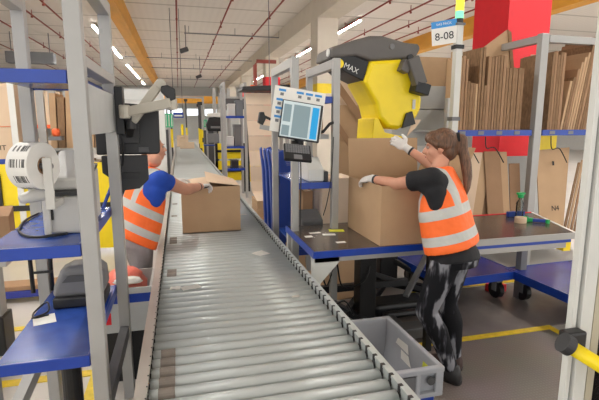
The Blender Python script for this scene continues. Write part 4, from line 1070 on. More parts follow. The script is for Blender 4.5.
b = MB(); b.rings([[(X0, YF, ZT), (X1, YF, ZT), (X1, YB, ZT), (X0, YB, ZT)], [(X0 + .03, YF + .03, ZT), (X1 - .03, YF + .03, ZT), (X1 - .03, YB - .03, ZT), (X0 + .03, YB - .03, ZT)],
     [(X0 + .03, YF + .03, ZT - .03), (X1 - .03, YF + .03, ZT - .03), (X1 - .03, YB - .03, ZT - .03), (X0 + .03, YB - .03, ZT - .03)], [(X0, YF, ZT - .03), (X1, YF, ZT - .03), (X1, YB, ZT - .03), (X0, YB, ZT - .03)], [(X0, YF, ZT), (X1, YF, ZT), (X1, YB, ZT), (X0, YB, ZT)]], closed=False)
bmesh.ops.remove_doubles(b.bm, verts=b.bm.verts, dist=1e-5)
b.build('rim', 'totegrey', to, bevel=.006)
b = MB(); b.box(X0 + .02, X1 - .005, YF - .001, YF + .04, ZT - .16, ZT - .135); b.box(X0 + .02, X0 + .06, YF - .001, YF + .02, ZT - .14, ZT - .02); b.box(X1 - .05, X1 - .005, YF - .001, YF + .02, ZT - .14, ZT - .02); b.box(X1 - .16, X1 - .135, YF - .001, YF + .02, ZT - .14, ZT - .02)
b.build('handle_frame', 'totegrey', to, bevel=.006)
b = MB(); b.box(X1 - .32, X1 - .16, YF + .008, YF + .018, ZT - .12, ZT - .04); b.build('handle_opening', 'grey', to)
b = MB(); b.cyl((X1 - .075, YF - .002, ZT - .07), (X1 - .075, YF + .01, ZT - .07), .022, seg=20); b.build('round_hole', 'greydark', to)
b = MB(); b.box(X1 - .22, X1 - .04, YF + .026, YF + .034, ZT - .24, ZT - .17); b.build('blue_label', 'blue', to)
b = MB(); b.quad((X1 - .041, 2.16, .41), (X1 - .041, 2.32, .41), (X1 - .038, 2.30, .45), (X1 - .038, 2.18, .46), .001); b.quad((X1 - .046, 2.12, .35), (X1 - .046, 2.24, .35), (X1 - .042, 2.25, .40), (X1 - .042, 2.16, .40), .001); b.build('label_remnant', 'paper', to)
b = MB(); b.quad((X1 - .041, 1.93, .42), (X1 - .041, 2.01, .42), (X1 - .038, 2.01, .455), (X1 - .038, 1.93, .455), .001); b.build('yellow_sticker', 'sticker', to)
t = thing('tote_dolly', 'dark low dolly under the grey tote', 'dolly', (1.05, 2.18, .012))
b = MB(); b.box(.86, 1.24, 1.90, 2.47, .11, .165); b.build('deck', 'dark', t, bevel=.006)
for x in (.92, 1.18):
    for y in (1.98, 2.40):
        b = MB(); b.cyl((x - .02, y, .06), (x + .02, y, .06), .048, seg=16); b.build('wheel', 'black', t)
b = MB(); b.bar((1.35, 2.62, .022), (1.78, 2.70, .022), .05, .02); tag(b.build('wood_strip', 'wood'), 'pale wood strip on the floor between the tote and the lift', 'strip')
# ---- foreground guard on the right
carton('shipping_carton', 'pale brown carton on the floor behind the narrow rack', 'carton', 1.42, 1.78, 4.42, 4.85, 0, 1.16, m='paleboard')
gp = thing('machine_guard', 'white aluminium machine guard with a clear pane at the right edge', 'machine guard', (1.28, 1.12, 0))
b = MB(); b.box(1.214, 1.232, 1.108, 1.132, 0.012, 2.6); b.build('post', 'alu_white', gp, bevel=.002)
b = MB(); b.box(1.232, 1.240, 1.115, 1.128, 0.012, 2.6); b.build('slot', 'inkgrey', gp)
b = MB(); b.box(1.240, 1.288, 1.098, 1.128, 0.012, 2.6); b.build('post', 'alu_white', gp, bevel=.002)
b = MB(); b.box(1.288, 1.295, 1.108, 1.126, 0.012, 2.6); b.build('slot', 'inkgrey', gp)
b = MB(); b.box(1.295, 1.326, 1.102, 1.126, 0.012, 2.6); b.build('gasket', 'beige', gp)
b = MB(); b.box(1.326, 2.108, 1.113, 1.118, 0.1, 2.6); b.build('pane', 'glass', gp)
yb = thing('yellow_handrail', 'yellow tube handrail in a black bracket on the white guard frame', 'handrail', (1.18, 1.06, 1.0))
b = MB(); b.cyl((1.142, 1.050, 1.041), (1.45, .95, .84), .0225, seg=24); b.build('tube', 'yellow', yb, smooth=True)
b = MB(); b.cyl((1.128, 1.056, 1.050), (1.150, 1.048, 1.036), .032, seg=24); b.build('socket', 'dark', yb)
b = MB(); b.box(1.150, 1.225, 1.055, 1.098, 1.00, 1.072); b.build('bracket', 'black', yb, bevel=.008)
# ------------------------------------------------------------------ far middle ground
br = rack('tall rack with blue shelves and yellow panels right of the conveyor, in the middle distance', 1.02, 1.50, 10.5, 11.2, (.70, 1.21, 1.90), 2.65, .06)
for k, (x, z0, h, m, lab) in enumerate(((1.2, 1.901, .28, 'white', 'white container on the top shelf of the distant blue rack'), (1.38, 1.901, .36, 'inkgrey', 'grey container on the top shelf of the distant blue rack'),
        (1.15, 1.211, .22, 'white', 'white container on the middle shelf of the distant blue rack'), (1.33, 1.211, .5, 'grey', 'grey column unit on the middle shelf of the distant blue rack'), (1.25, .701, .18, 'dark', 'dark box on the lowest shelf of the distant blue rack'))):
    t = thing('storage_box', lab, 'box', (x, 10.8, z0))
    b = MB(); b.box(x - .08, x + .08, 10.6, 10.95, z0, z0 + h * .85); b.build('box_body', m, t, bevel=.01)
    b = MB(); b.box(x - .085, x + .085, 10.59, 10.96, z0 + h * .85, z0 + h); b.build('box_lid', m, t, bevel=.01)
for i, (xa, xb, z0, z1, lab) in enumerate(((.86, 1.62, .85, 1.24, 'yellow guard panel behind the distant blue rack, top one'), (.86, 1.62, .30, .80, 'yellow guard panel behind the distant blue rack, lower one'), (1.66, 2.2, .25, 1.25, 'yellow guard panel right of the distant blue rack'))):
    t = thing('yellow_barrier', lab, 'barrier', ((xa + xb) / 2, 11.5, 0), None)
    b = MB(); b.box(xa, xb, 11.5, 11.53, z0, z1); b.build('sheet', 'yellow', t)
    b = MB(); b.box(xa, xb, 11.46, 11.5, (z0 + z1) / 2 - .03, (z0 + z1) / 2 + .03); b.build('cross_strap', 'black', t)
    for x in (xa, xb - .06):
        b = MB(); b.box(x, x + .06, 11.46, 11.5, 0, z1); b.build('upright_strap', 'black', t)
# dark machine rack left of it (printers on a post)
t = thing('printer_station', 'station with black printers on a grey post beside the far conveyor', 'station', (1.05, 13, 0))
b = MB(); b.box(.95, 1.03, 13, 13.1, 0, 2.7); b.build('post', 'alu', t)
b = MB(); b.box(1.35, 1.43, 13, 13.1, 0, 2.7); b.build('post', 'alu', t)
b = MB(); b.prism([(1.18, 2.10), (1.30, 2.42), (2.15, 2.42), (2.2, 2.16)], 'Y', 12.9, 13.4); b.build('canopy', 'greydark', t)
b = MB(); b.prism([(.76, 1.92), (.80, 2.02), (1.22, 2.02), (1.26, 1.92)], 'Y', 12.8, 13.2); b.build('paper_tray', 'white', t)
b = MB(); b.prism([(.78, 1.52), (.74, 1.70), (.82, 1.90), (1.20, 1.90), (1.26, 1.72), (1.22, 1.52)], 'Y', 12.85, 13.2); b.build('printer', 'black', t, bevel=.03)
b = MB(); b.box(.86, 1.12, 12.82, 12.85, 1.60, 1.66); b.build('output_slot', 'grey', t)
b = MB(); b.box(.76, 1.08, 12.80, 12.86, 1.20, 1.46, rot=(-.15, 0, 0)); b.build('display', 'grey', t, bevel=.01)
b = MB(); b.box(.66, 1.4, 12.8, 13.25, 1.12, 1.149); b.build('shelf_board', 'blue', t)
# second, more distant frames and posts
def frame(label, x0, x1, y, z, m='alu'):
    t = thing('portal_frame', label, 'frame', ((x0 + x1) / 2, y, 0))
    for x in (x0, x1):
        b = MB(); b.box(x - .05, x + .05, y - .05, y + .05, 0, z); b.build('post', m, t)
    b = MB(); b.box(x0 - .05, x1 + .05, y - .05, y + .05, z, z + .1); b.build('crossbar', m, t)
    return t
frame('grey portal frame over the far end of the conveyor', -.55, 1.25, 24, 3.0)
frame('grey portal frame right of the far conveyor', 1.9, 3.4, 22, 2.9)
def sign(name, label, x0, x1, y, z0, z1, m):
    t = thing(name, label, 'sign', ((x0 + x1) / 2, y, 0))
    b = MB(); b.box(x0, x1, y, y + .04, z0, z1); b.build('sign_plate', m, t)
    b = MB(); b.box((x0 + x1) / 2 - .03, (x0 + x1) / 2 + .03, y + .04, y + .1, 0, z1); b.build('sign_post', 'alu', t)
    for k in range(3):
        if m != 'greensign': break
        b = MB(); b.box(x0 + .03 + k * (x1 - x0) / 3, x0 + .03 + k * (x1 - x0) / 3 + .02, y - .005, y, z0 + .03, z1 - .03); b.build('printed_line', 'paper', t)
sign('green_sign', 'green information board left of the far conveyor', -.385, -.15, 14, 1.62, 2.02, 'greensign')
sign('green_sign', 'green information board right of the far conveyor', .80, 1.0, 15.2, 1.62, 1.86, 'greensign')
t = thing('blue_sign', 'small blue hanging sign above the far end of the conveyor', 'sign', (.1, 18, 2))
b = MB(); b.box(-.18, .20, 18, 18.05, 1.95, 2.15); b.build('sign_plate', 'blue', t); b = MB(); b.box(-.14, .16, 17.99, 18.0, 2.0, 2.06); b.build('printed_line', 'paper', t)
for x in (-.15, .17):
    b = MB(); b.cyl((x, 18.02, 2.15), (x, 18.02, 5.9), .012, seg=6); b.build('hanger_rod', 'grey', t)
# trays of goods on the far conveyor
for k, (xa, xb, y, h, lab) in enumerate(((.02, .58, 18.6, .24, 'shallow brown tray on the far conveyor, nearest of the two'), (-.10, .38, 20.2, .48, 'brown carton on the far conveyor behind the shallow tray'))):
    t = thing('open_tray', lab, 'carton', ((xa + xb) / 2, y + .25, .752))
    b = MB(); b.box(xa, xb, y, y + .5, .752, .77); b.build('bottom_panel', 'card', t)
    for q_ in ((xa, xb, y, y + .02), (xa, xb, y + .48, y + .5), (xa, xa + .02, y + .02, y + .48), (xb - .02, xb, y + .02, y + .48)):
        b = MB(); b.box(*q_, .77, .752 + h); b.build('side_panel', 'cardlight', t)
t = thing('tray_divider', 'pale upright carton standing in the shallow tray on the far conveyor', 'carton', (.1, 18.9, .77))
b = MB(); b.box(.05, .22, 18.66, 19.0, .771, 1.16); b.build('carton_body', 'cardlight', t); b = MB(); b.box(.045, .225, 18.65, 19.01, 1.16, 1.17); b.build('flap', 'card', t)
# bollards and equipment flanking the far conveyor
for k, (x, y, lab) in enumerate(((-.45, 16.5, 'yellow bollard left of the far conveyor'), (.20, 26.8, 'yellow bollard at the far end of the conveyor'), (1.0, 21, 'yellow bollard right of the far conveyor'), (1.35, 17, 'yellow bollard beside the right green board'))):
    t = thing('bollard', lab, 'bollard', (x, y, 0))
    b = MB(); b.cyl((x, y, .0), (x, y, 1.45 if k != 1 else 1.7), .07, seg=14); b.build('tube', 'yellow', t)
    b = MB(); b.cyl((x, y, .9), (x, y, 1.1), .073, seg=14); b.build('black_band', 'black', t)
for k, (x, y, wd, h, m, lab) in enumerate(((-.42, 14.2, .34, 1.55, 'greydark', 'dark equipment cabinet below the left green board'), (1.1, 16.2, .5, 1.5, 'greydark', 'dark equipment cabinet below the right green board'),
        (2.3, 13.5, .7, 2.35, 'greydark', 'tall dark cabinet right of the distant blue rack'), (1.9, 18, .8, 2.3, 'panelgrey', 'tall light cabinet far right of the conveyor'), (-.9, 22, .7, 2.1, 'panelgrey', 'light cabinet far left of the conveyor'),
        (3.0, 25, 1.2, 2.2, 'white', 'white machine housing far behind the distant blue rack'))):
    t = thing('equipment_cabinet', lab, 'cabinet', (x, y + .25, 0))
    b = MB(); b.box(x - wd / 2, x + wd / 2, y, y + .5, 0.1, h); b.build('cabinet_body', m, t, bevel=.01)
    b = MB(); b.box(x - wd / 2 + .03, x - .01, y - .012, y, .2, h - .08); b.build('cabinet_door', m, t)
    b = MB(); b.box(x + .01, x + wd / 2 - .03, y - .012, y, .2, h - .08); b.build('cabinet_door', m, t)
    b = MB(); b.box(x - wd / 2 + .05, x + wd / 2 - .05, y + .05, y + .45, 0, .1); b.build('plinth', 'black', t)
for k, (x, y, z, lab) in enumerate(((-.30, 20.8, 2.3, 'slim dark post with a yellow sleeve, left of the far trays'), (.90, 19.8, 2.5, 'slim dark post with a yellow sleeve, right of the far trays'), (.45, 27.4, 3.0, 'slim dark post with a yellow sleeve at the end of the conveyor'), (1.05, 24.5, 2.6, 'slim dark post with a yellow sleeve beyond the right green board'))):
    t = thing('sensor_post', lab, 'post', (x, y, 0))
    b = MB(); b.box(x - .04, x + .04, y - .04, y + .04, 0 if k != 2 else 0, z); b.build('shaft', 'greydark', t)
    b = MB(); b.box(x - .055, x + .055, y - .055, y + .055, .7, 1.5); b.build('yellow_sleeve', 'yellow', t)
    b = MB(); b.box(x - .10, x + .10, y - .06, y + .06, z, z + .14); b.build('sensor_head', 'dark', t)
# hall furniture right of the conveyor : red post lamp etc.
t = thing('signal_pole', 'thin distant pole with an orange lamp left of the fanfolded board', 'pole', (1.62, 10.3, 0))
b = MB(); b.cyl((1.64, 10.3, 0), (1.64, 10.3, 2.45), .03, seg=10); b.build('pole', 'alu', t)
b = MB(); b.cyl((1.64, 10.3, 2.45), (1.64, 10.3, 2.58), .05, seg=14); b.build('orange_lamp', 'orangebulb', t)
t = thing('hydrant_pipe', 'red pipe with an elbow standing behind the fanfolded board', 'pipe', (2.0, 11.8, 0))
b = MB(); b.tube([(1.95, 11.8, 0), (1.95, 11.8, 3.2), (2.0, 11.8, 3.3), (2.5, 11.8, 3.3)], .05, 10); b.build('riser', 'pipe', t, smooth=True)
b = MB(); b.cyl((1.95, 11.74, 1.9), (1.95, 11.66, 1.9), .12, seg=14); b.build('valve_wheel', 'red', t)
b = MB(); b.box(1.70, 1.95, 9.2, 9.3, 1.2, 2.2);  tag(b.build('red_board', 'red'), 'red narrow board hung left of the fanfolded board', 'board')
b = MB(); b.cyl((1.82, 9.25, 2.2), (1.82, 9.25, 5.9), .008, seg=6); tag(b.build('hanging_wire', 'grey'), 'thin wire holding the red narrow board', 'wire')
b = MB(); b.box(1.72, 1.76, 9.22, 9.28, 0, 1.2); tag(b.build('board_post', 'dark'), 'dark post below the red narrow board', 'post')
# left far racks
for k, (x, y) in enumerate(((-6.5, 16), (-4.2, 14))):
    t = thing('pallet_rack', 'tall pallet rack far behind the left rack, %s' % ('left one' if k == 0 else 'right one'), 'rack', (x, y, 0))
    for dx in (-1.2, 1.2):
        for dy in (0, 1):
            b = MB(); b.box(x + dx - .05, x + dx + .05, y + dy - .05, y + dy + .05, 0, 2.6); b.build('upright', 'alu', t)
    for z in (.3, 1.6):
        b = MB(); b.box(x - 1.2, x + 1.2, y - .05, y + .05, z, z + .1); b.box(x - 1.2, x + 1.2, y + .95, y + 1.05, z, z + .1); b.build('load_beam', 'orangebulb', t)
        for q in range(2):
            cx_ = x - .58 + q * 1.16
            carton('palletised_carton', 'brown carton on the %s level of the %s far pallet rack, %s side' % ({.3: 'bottom', 1.6: 'middle', 2.9: 'top'}[z], ('left', 'right')[k], ('left', 'right')[q]), 'carton', cx_ - .5, cx_ + .5, y - .04, y + 1.04, z + .1, z + 1.0, 'cartons on the far pallet racks', ('card', 'cardlight')[q])
# ------------------------------------------------------------------ people
def V(*a): return Vector(a)
class Body(MB):
    def limb(s, pts, seg=14):
        """chain of (point, radius): tapered segments with ball joints"""
        for (p, r) in pts: s.ball(p, r, seg=14)
        for (a, ra), (c, rc) in zip(pts, pts[1:]):
            if (Vector(c) - Vector(a)).length > 1e-4: s.cyl(a, c, ra, rc, seg=seg)
        return s
    def ell(s, c, rad, fr, seg=20):
        v = bmesh.ops.create_uvsphere(s.bm, u_segments=seg, v_segments=seg // 2, radius=1.0)['verts']
        for q in v: q.co = Vector(c) + fr[0] * (q.co.x * rad[0]) + fr[1] * (q.co.y * rad[1]) + fr[2] * (q.co.z * rad[2])
        return s._fin(v)
    def torso(s, P, fr, rs, n=28, e=2.4, shx=0.0, shy=0.0):
        out = []
        for (z, rx, ry, cy) in rs:
            ring = []
            for k in range(n):
                a = 2 * PI * k / n; ca, sa = math.cos(a), math.sin(a)
                x = rx * math.copysign(abs(ca) ** (2 / e), ca); y = ry * math.copysign(abs(sa) ** (2 / e), sa) + cy
                f_ = max(0.0, min(1.0, (.45 - z) / .2)); ring.append(P + fr[0] * x + fr[1] * y + fr[2] * (z + f_ * (shx * x + shy * y)))
            out.append(ring)
        return s.rings(out)
    def skin(s, name, m, parent, voxel=.008, it=3, frame=None):
        bmesh.ops.recalc_face_normals(s.bm, faces=s.bm.faces)
        me = bpy.data.meshes.new(name); s.bm.to_mesh(me); s.bm.free()
        tmp = bpy.data.objects.new(name, me); C.objects.link(tmp)
        md = tmp.modifiers.new('r', 'REMESH'); md.mode = 'VOXEL'; md.voxel_size = voxel; md.adaptivity = 0
        sm = tmp.modifiers.new('s', 'SMOOTH'); sm.iterations = it; sm.factor = .5
        bpy.context.view_layer.update()
        dg = bpy.context.evaluated_depsgraph_get()
        out = bpy.data.meshes.new_from_object(tmp.evaluated_get(dg))
        C.objects.unlink(tmp); bpy.data.objects.remove(tmp)
        out.name = name
        off = ORG[parent.name]
        if frame is None:
            for v in out.vertices: v.co -= off
        else:
            P, fr = frame
            R = Matrix((fr[0], fr[1], fr[2])).transposed()
            Mt = Matrix.Translation(P) @ R.to_4x4(); inv = Mt.inverted()
            for v in out.vertices: v.co = inv @ v.co
        out.materials.clear(); out.materials.append(M[m] if isinstance(m, str) else m)
        for p in out.polygons: p.use_smooth = True
        o = bpy.data.objects.new(name, out); C.objects.link(o); o.parent = parent
        if frame is not None: o.matrix_local = Matrix.Translation(-off) @ Mt
        ORG[o.name] = off.copy()
        return o

def frame_from(z, f):
    z = Vector(z).normalized(); y = Vector(f); y = (y - z * y.dot(z)).normalized(); x = y.cross(z)
    return (x, y, z)

def add_hand(b, wrist, d, n, side, curl=(.3, .35, .3), spread=.09, sc=1.0, grow=0.0):
    """d along the palm, n out of the back of the hand, side +1: thumb towards d x n"""
    d = Vector(d).normalized(); n = Vector(n); n = (n - d * n.dot(d)).normalized(); t = d.cross(n) * side
    W = Vector(wrist)
    b.limb([(W - d * .03, .026 * sc + grow), (W, .024 * sc + grow)])
    b.ell(W + d * .045 * sc, (.042 * sc + grow, .052 * sc + grow, .016 * sc + grow), (t, d, n))
    b.ell(W + d * .070 * sc, (.040 * sc + grow, .028 * sc + grow, .014 * sc + grow), (t, d, n))
    for k, (off, ln, r) in enumerate(((.030, .068, .0095), (.011, .077, .010), (-.010, .072, .0095), (-.030, .056, .0085))):
        p = W + d * (.082 - .004 * abs(k - 1)) * sc + t * off * sc
        dr = (d + t * (off / .03 * spread)).normalized(); ch = [(p - dr * .02 * sc, (r + .001) * sc + grow)]
        ch.append((p, r * sc + grow))
        for j, fl in enumerate((.46, .30, .24)):
            ax = t; dr = (Matrix.Rotation(-side * 0, 3, ax) @ dr)
            dr = (dr * math.cos(curl[j]) - n * math.sin(curl[j])).normalized() if j == 0 else (Matrix.Rotation(-curl[j] * (1 if (d.cross(-n)).dot(t) < 0 else -1), 3, t) @ dr)
            p = p + dr * ln * fl * sc; ch.append((p, (r - .0010 * (j + 1)) * sc + grow))
        b.limb(ch, 10)
    p = W + d * .022 * sc + t * .032 * sc
    d1 = (d * .55 + t * .75 - n * .25).normalized(); d2 = (d * .85 + t * .35 - n * .4).normalized()
    b.limb([(p - t * .01, .013 * sc + grow), (p + d1 * .035 * sc, .0115 * sc + grow), (p + d1 * .035 * sc + d2 * .030 * sc, .010 * sc + grow), (p + d1 * .035 * sc + d2 * .052 * sc, .0085 * sc + grow)], 10)
    return b

def add_head(b, c, fr, neck):
    r, f, u = fr; c = Vector(c)
    b.ell(c + u * .022 - f * .012, (.073, .090, .090), fr)          # skull
    b.ell(c - u * .030 + f * .022, (.060, .066, .080), fr)          # face
    b.ell(c - u * .078 + f * .048, (.038, .036, .030), fr)          # jaw and chin
    b.limb([(c + u * .008 + f * .086, .008), (c - u * .012 + f * .100, .010), (c - u * .026 + f * .106, .0125)], 8)   # nose
    for s in (-1, 1):
        b.ell(c - u * .028 + f * .094 + r * .010 * s, (.008, .008, .007), fr)
        b.ell(c + u * .022 + f * .074 + r * .028 * s, (.024, .012, .009), fr)     # brow
        b.ell(c - u * .030 + f * .062 + r * .036 * s, (.020, .020, .020), fr)     # cheek
        b.ell(c - u * .012 - f * .006 + r * .074 * s, (.009, .020, .032), fr)     # ear
    b.ell(c - u * .054 + f * .088, (.022, .010, .006), fr)
    b.ell(c - u * .064 + f * .086, (.020, .010, .006), fr)
    b.limb([(c - u * .05 - f * .018, .054), (Vector(neck) * .5 + (c - u * .06 - f * .015) * .5, .052), (Vector(neck) - Vector((0, 0, .01)), .058)])
    return b
def face_parts(parent, c, fr):
    r, f, u = fr; c = Vector(c)
    for s in (-1, 1):
        q = Body(); q.ell(c + u * .004 + f * .076 + r * .029 * s, (.013, .011, .010), fr, 14); e = q.build('eye', 'lens', parent, smooth=True)
        q = Body(); q.ell(c + u * .004 + f * .0855 + r * .029 * s, (.006, .003, .006), fr, 10); q.build('iris', 'iris', e, smooth=True)
        q = Body(); q.ell(c + u * .024 + f * .088 + r * .029 * s, (.017, .004, .003), fr, 10); q.build('eyebrow', 'hair', parent, smooth=True)
    q = Body(); q.ell(c - u * .059 + f * .095, (.020, .005, .007), fr, 12); q.build('lips', 'lip', parent, smooth=True)

def shoe(parent, heel, d, ln, m, name='shoe', h=.125):
    d = Vector(d).normalized(); s = Vector((-d.y, d.x, 0)); H = Vector(heel)
    b = MB(); rs = []
    for t_, wd, ht in ((-.02, .022, .055), (.0, .034, h), (.06, .037, h + .005), (.10, .038, h - .015), (.14, .042, .072), (.19, .046, .055), (.23, .042, .045), (.258, .026, .034), (.266, .012, .026)):
        t_ = t_ * ln / .26; ring = []
        for (a, z) in ((-1, 0), (-1.04, .25), (-.92, .6), (-.6, .92), (0, 1), (.6, .92), (.92, .6), (1.04, .25), (1, 0), (0, 0)):
            ring.append(H + d * t_ + s * (a * wd * 1.12) + Vector((0, 0, .002 + z * ht)))
        rs.append(ring)
    b.rings(rs); o = b.build(name, m, parent, smooth=True)
    b = MB(); rs = []
    for z in (.0005, .018):
        ring = []
        pr = ((-.022, .018), (.0, .036), (.06, .036), (.10, .037), (.14, .043), (.19, .048), (.23, .044), (.262, .022))
        for t_, wd in pr: ring.append(H + d * (t_ * ln / .26) + s * wd + Vector((0, 0, z)))
        for t_, wd in reversed(pr): ring.append(H + d * (t_ * ln / .26) - s * wd + Vector((0, 0, z)))
        rs.append(ring)
    b.rings(rs); b.build('sole', 'black', o)
    return o

# ---- woman at the packing table
wm = thing('person', 'woman with brown ponytail, orange vest and dark leggings, both hands on the big open carton', 'person', (1.76, 2.48, .012))
P = V(1.70, 2.51, .90); NK = V(1.672, 2.66, 1.43)
fr = frame_from(NK - P, (-.62, .78, 0))
def L(x, y, z): return P + fr[0] * x + fr[1] * y + fr[2] * z
SL = L(-.165, .0, .475); SR = L(.165, .02, .475)
EL = V(1.425, 2.79, 1.315); WL = V(1.345, 3.02, 1.325)
ER = V(1.84, 2.99, 1.40); WR = V(1.70, 3.17, 1.535)
HL = L(-.085, 0, -.03); HR = L(.085, 0, -.03)
KL = V(1.525, 2.50, .50); KR = V(1.745, 2.60, .50)
AL = V(1.692, 2.44, .10); AR = V(1.815, 2.575, .10)
HC = V(1.69, 2.70, 1.57); hf = frame_from((-.10, .10, 1), (-.86, .50, -.10))
b = Body()
b.torso(P, fr, [(-.10, .10, .09, 0), (-.04, .155, .115, -.01), (.05, .150, .108, -.005), (.14, .128, .094, 0), (.25, .14, .105, .0), (.36, .155, .105, 0), (.44, .14, .085, 0), (.50, .08, .062, 0), (.53, .055, .055, 0)])
for s_, e_, w_ in ((SL, EL, WL), (SR, ER, WR)):
    m_ = s_.lerp(e_, .5); k_ = e_.lerp(w_, .3)
    b.limb([(s_, .056), (m_, .047), (e_, .040), (k_, .040), (w_, .026)])
for h_, k_, a_ in ((HL, KL, AL), (HR, KR, AR)):
    b.limb([(h_, .082), (h_.lerp(k_, .5), .072), (k_, .054), (k_.lerp(a_, .35) + V(.02, -.01, 0), .054), (a_, .036)])
add_head(b, HC, hf, NK)
body = b.skin('body', 'skin', wm, .008, 2)
face_parts(wm, HC, hf)
def tshirt(P, fr, SL, EL, SR, ER, parent, m, rings, slv=.165):
    b = Body(); b.torso(P, fr, rings)
    for s_, e_, sg in ((SL, EL, -1), (SR, ER, 1)):
        d = (e_ - s_).normalized()
        b.limb([(s_ - fr[0] * sg * .05 - fr[2] * .03, .085), (s_, .074), (s_ + d * min(.10, slv - .05), .068)])
        b.limb([(s_ - fr[0] * sg * .012 - fr[2] * .09, .070), (s_ - fr[0] * sg * .010 - fr[2] * .17, .052)])
        b.cyl(s_ + d * .05, s_ + d * slv, .066, .070, 18)
        b.limb([(s_ + d * slv * .55 - fr[2] * .012, .056), (s_ - fr[0] * sg * .012 - fr[2] * .08, .066)])
    return b.skin('t_shirt', m, parent, .008, 12)
tshirt(P, fr, SL, EL, SR, ER, wm, 'tshirt_black', [(-.075, .186, .150, -.016), (-.02, .188, .148, -.012), (.10, .150, .112, 0), (.25, .155, .115, 0), (.36, .172, .112, 0), (.45, .15, .09, 0), (.505, .085, .07, 0), (.525, .066, .062, 0)])
b = Body(); b.torso(P, fr, [(.02, .208, .165, -.005), (.05, .210, .168, -.005), (.15, .204, .162, .005), (.27, .196, .156, .012), (.36, .170, .146, .008), (.43, .142, .122, 0), (.49, .118, .096, -.005), (.525, .094, .080, -.012), (.548, .07, .066, -.015)], shx=.16, shy=-.05)
for sg in (-1, 1): b.limb([(L(sg * .06, .0, .50), .055), (L(sg * .12, .0, .485), .055)])
b.skin('vest', mat_vest('vest_fabric', [(.075, .135), (.235, .300)], (.080, .135), .26, .16, -.05), wm, .008, 2, frame=(P, fr))
b = Body(); b.torso(P, fr, [(-.12, .14, .125, -.015), (-.06, .178, .142, -.02), (.03, .170, .130, -.010), (.06, .16, .12, 0)])
for h_, k_, a_ in ((HL, KL, AL), (HR, KR, AR)):
    b.limb([(h_, .100), (h_.lerp(k_, .5), .088), (k_, .068), (k_.lerp(a_, .35) + V(.02, -.01, 0), .068), (a_ + V(0, 0, .02), .048)])
b.skin('leggings', 'camo', wm, .009, 3)
shoe(wm, (1.725, 2.395, .012), (-.52, .80, 0), .27, 'shoe')
shoe(wm, (1.845, 2.55, .012), (-.62, .72, 0), .25, 'shoe_brown')
def glove(parent, W, d, n, side, curl, arm):
    b = Body(); add_hand(b, W, d, n, side, curl, grow=.0028)
    b.limb([(Vector(W) - Vector(arm).normalized() * .05, .033), (Vector(W), .028)])
    g = b.skin('glove', 'glove', parent, .0045, 1)
    dd = Vector(d).normalized(); nn = Vector(n); nn = (nn - dd * nn.dot(dd)).normalized(); a_ = Vector(arm).normalized()
    q = MB(); q.cyl(Vector(W) - a_ * .062, Vector(W) - a_ * .046, .0345, .0345, 18); q.build('cuff_band', 'gloveblack', g, smooth=True)
    q = Body(); q.ell(Vector(W) + dd * .045 - nn * .012, (.034, .045, .012), (dd.cross(nn), dd, nn)); q.build('palm_coating', 'gloveblack', g, smooth=True)
    return g
glove(wm, WL + (WL - EL).normalized() * .01, (-.30, .90, -.16), (-.42, -.1, .9), 1, (.45, .55, .35), WL - EL)
glove(wm, WR + (WR - ER).normalized() * .01, (-.62, .55, .50), (-.4, -.85, .35), 1, (.35, .4, .3), WR - ER)
# hair
r_, f_, u_ = hf
b = Body()
b.ell(HC + u_ * .026 - f_ * .030, (.086, .096, .098), hf)
b.ell(HC + u_ * .062 + f_ * .030, (.066, .062, .050), hf)
b.ell(HC - u_ * .035 - f_ * .050, (.072, .062, .070), hf)
for s_ in (-1, 1):
    b.limb([(HC + u_ * .05 + f_ * .055 + r_ * .052 * s_, .024), (HC + u_ * .02 + f_ * .02 + r_ * .070 * s_, .022), (HC - u_ * .00 - f_ * .03 + r_ * .072 * s_, .024)])
tail = [(HC + u_ * .045 - f_ * .115, .034), (HC + u_ * .03 - f_ * .150, .032), (V(1.815, 2.615, 1.54), .034), (V(1.822, 2.585, 1.46), .036), (V(1.82, 2.56, 1.38), .032), (V(1.812, 2.545, 1.31), .022), (V(1.806, 2.54, 1.265), .008)]
b.limb(tail)
b.skin('hair', 'hair', wm, .007, 2)
q = MB(); c_ = HC + u_ * .042 - f_ * .122; q.cyl(c_ - f_ * -.010, c_ - f_ * .010, .038, .038, 18); q.build('hair_tie', 'tshirt_black', wm)

# ---- person at the conveyor, left
mn = thing('person', 'person in blue t-shirt and orange vest, head behind the monitor, closing the conveyor carton', 'person', (-.42, 3.75, 0))
P = V(-.355, 3.66, .85); NK = V(-.195, 3.69, 1.45)
fr = frame_from(NK - P, (.90, .43, 0))
SL = L(-.18, .0, .485); SR = L(.165, .01, .485)
ER = V(.035, 3.76, 1.19); WR = V(.165, 3.975, 1.185)
EL = V(-.24, 4.13, 1.16); WL = V(-.06, 4.30, 1.205)
HL = L(-.09, 0, -.03); HR = L(.09, 0, -.03)
KL = V(-.33, 3.80, .48); KR = V(-.33, 3.60, .48)
AL = V(-.42, 3.86, .10); AR = V(-.42, 3.64, .10)
HC = V(-.21, 3.80, 1.53); hf = frame_from((-.06, 0, 1), (.92, .38, .10))
b = Body()
b.torso(P, fr, [(-.10, .10, .10, 0), (-.04, .16, .12, -.01), (.08, .155, .118, 0), (.25, .165, .12, .0), (.36, .175, .12, 0), (.44, .155, .095, 0), (.50, .09, .07, 0), (.53, .06, .06, 0)])
for s_, e_, w_ in ((SL, EL, WL), (SR, ER, WR)):
    m_ = s_.lerp(e_, .5); k_ = e_.lerp(w_, .3)
    b.limb([(s_, .060), (m_, .054), (e_, .047), (k_, .047), (w_, .030)])
for h_, k_, a_ in ((HL, KL, AL), (HR, KR, AR)):
    b.limb([(h_, .085), (h_.lerp(k_, .5), .075), (k_, .058), (k_.lerp(a_, .35) + V(-.02, 0, 0), .056), (a_, .04)])
add_head(b, HC, hf, NK)
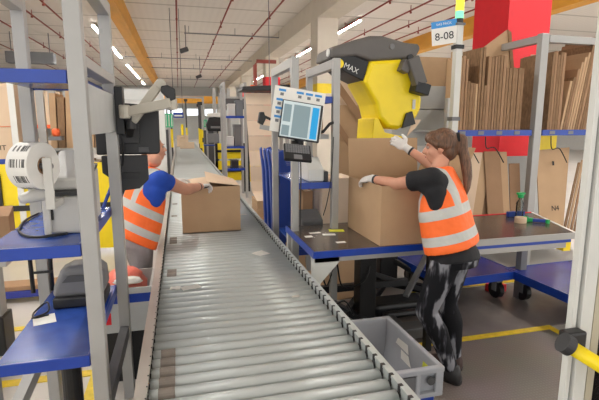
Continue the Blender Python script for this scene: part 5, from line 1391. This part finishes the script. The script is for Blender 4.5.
b.skin('body', 'skin', mn, .008, 2)
face_parts(mn, HC, hf)
tshirt(P, fr, SL, EL, SR, ER, mn, 'tshirt_blue', [(.0, .170, .128, -.005), (.10, .165, .125, 0), (.25, .172, .125, 0), (.36, .190, .125, 0), (.45, .165, .10, 0), (.505, .09, .075, 0), (.525, .07, .068, 0)], .10)
b = Body(); b.torso(P, fr, [(-.04, .195, .155, -.005), (.0, .198, .158, -.005), (.12, .195, .155, 0), (.25, .190, .15, 0), (.34, .175, .142, 0), (.43, .142, .122, 0), (.49, .122, .098, -.005), (.53, .10, .084, -.012), (.555, .076, .07, -.015)], shx=0, shy=-.28)
for sg in (-1, 1): b.limb([(L(sg * .06, .0, .50), .058), (L(sg * .125, .0, .485), .056)])
b.skin('vest', mat_vest('vest_fabric_loose', [(.03, .09), (.18, .245)], (.075, .125), .26, 0, -.28), mn, .008, 2, frame=(P, fr))
b = Body(); b.torso(P, fr, [(-.12, .13, .12, -.01), (-.06, .172, .136, -.014), (.03, .165, .126, -.008), (.06, .16, .12, 0)])
for h_, k_, a_ in ((HL, KL, AL), (HR, KR, AR)):
    b.limb([(h_, .10), (h_.lerp(k_, .5), .088), (k_, .072), (k_.lerp(a_, .35) + V(-.02, 0, 0), .070), (a_ + V(0, 0, .0), .06)])
b.skin('trousers', 'trousers_grey', mn, .010, 3)
shoe(mn, (-.46, 3.84, 0), (.9, .3, 0), .25, 'shoe')
shoe(mn, (-.46, 3.63, 0), (.9, .3, 0), .25, 'shoe')
glove(mn, WR + (WR - ER).normalized() * .01, (.62, .72, -.05), (-.2, .1, .97), -1, (.7, .7, .5), WR - ER)
glove(mn, WL + (WL - EL).normalized() * .01, (.85, .25, -.05), (-.1, .1, .97), 1, (.3, .4, .3), WL - EL)
r_, f_, u_ = hf
b = Body(); b.ell(HC + u_ * .030 - f_ * .026, (.079, .090, .088), hf); b.ell(HC - u_ * .02 - f_ * .050, (.066, .048, .05), hf)
b.skin('hair', 'hair', mn, .007, 2)
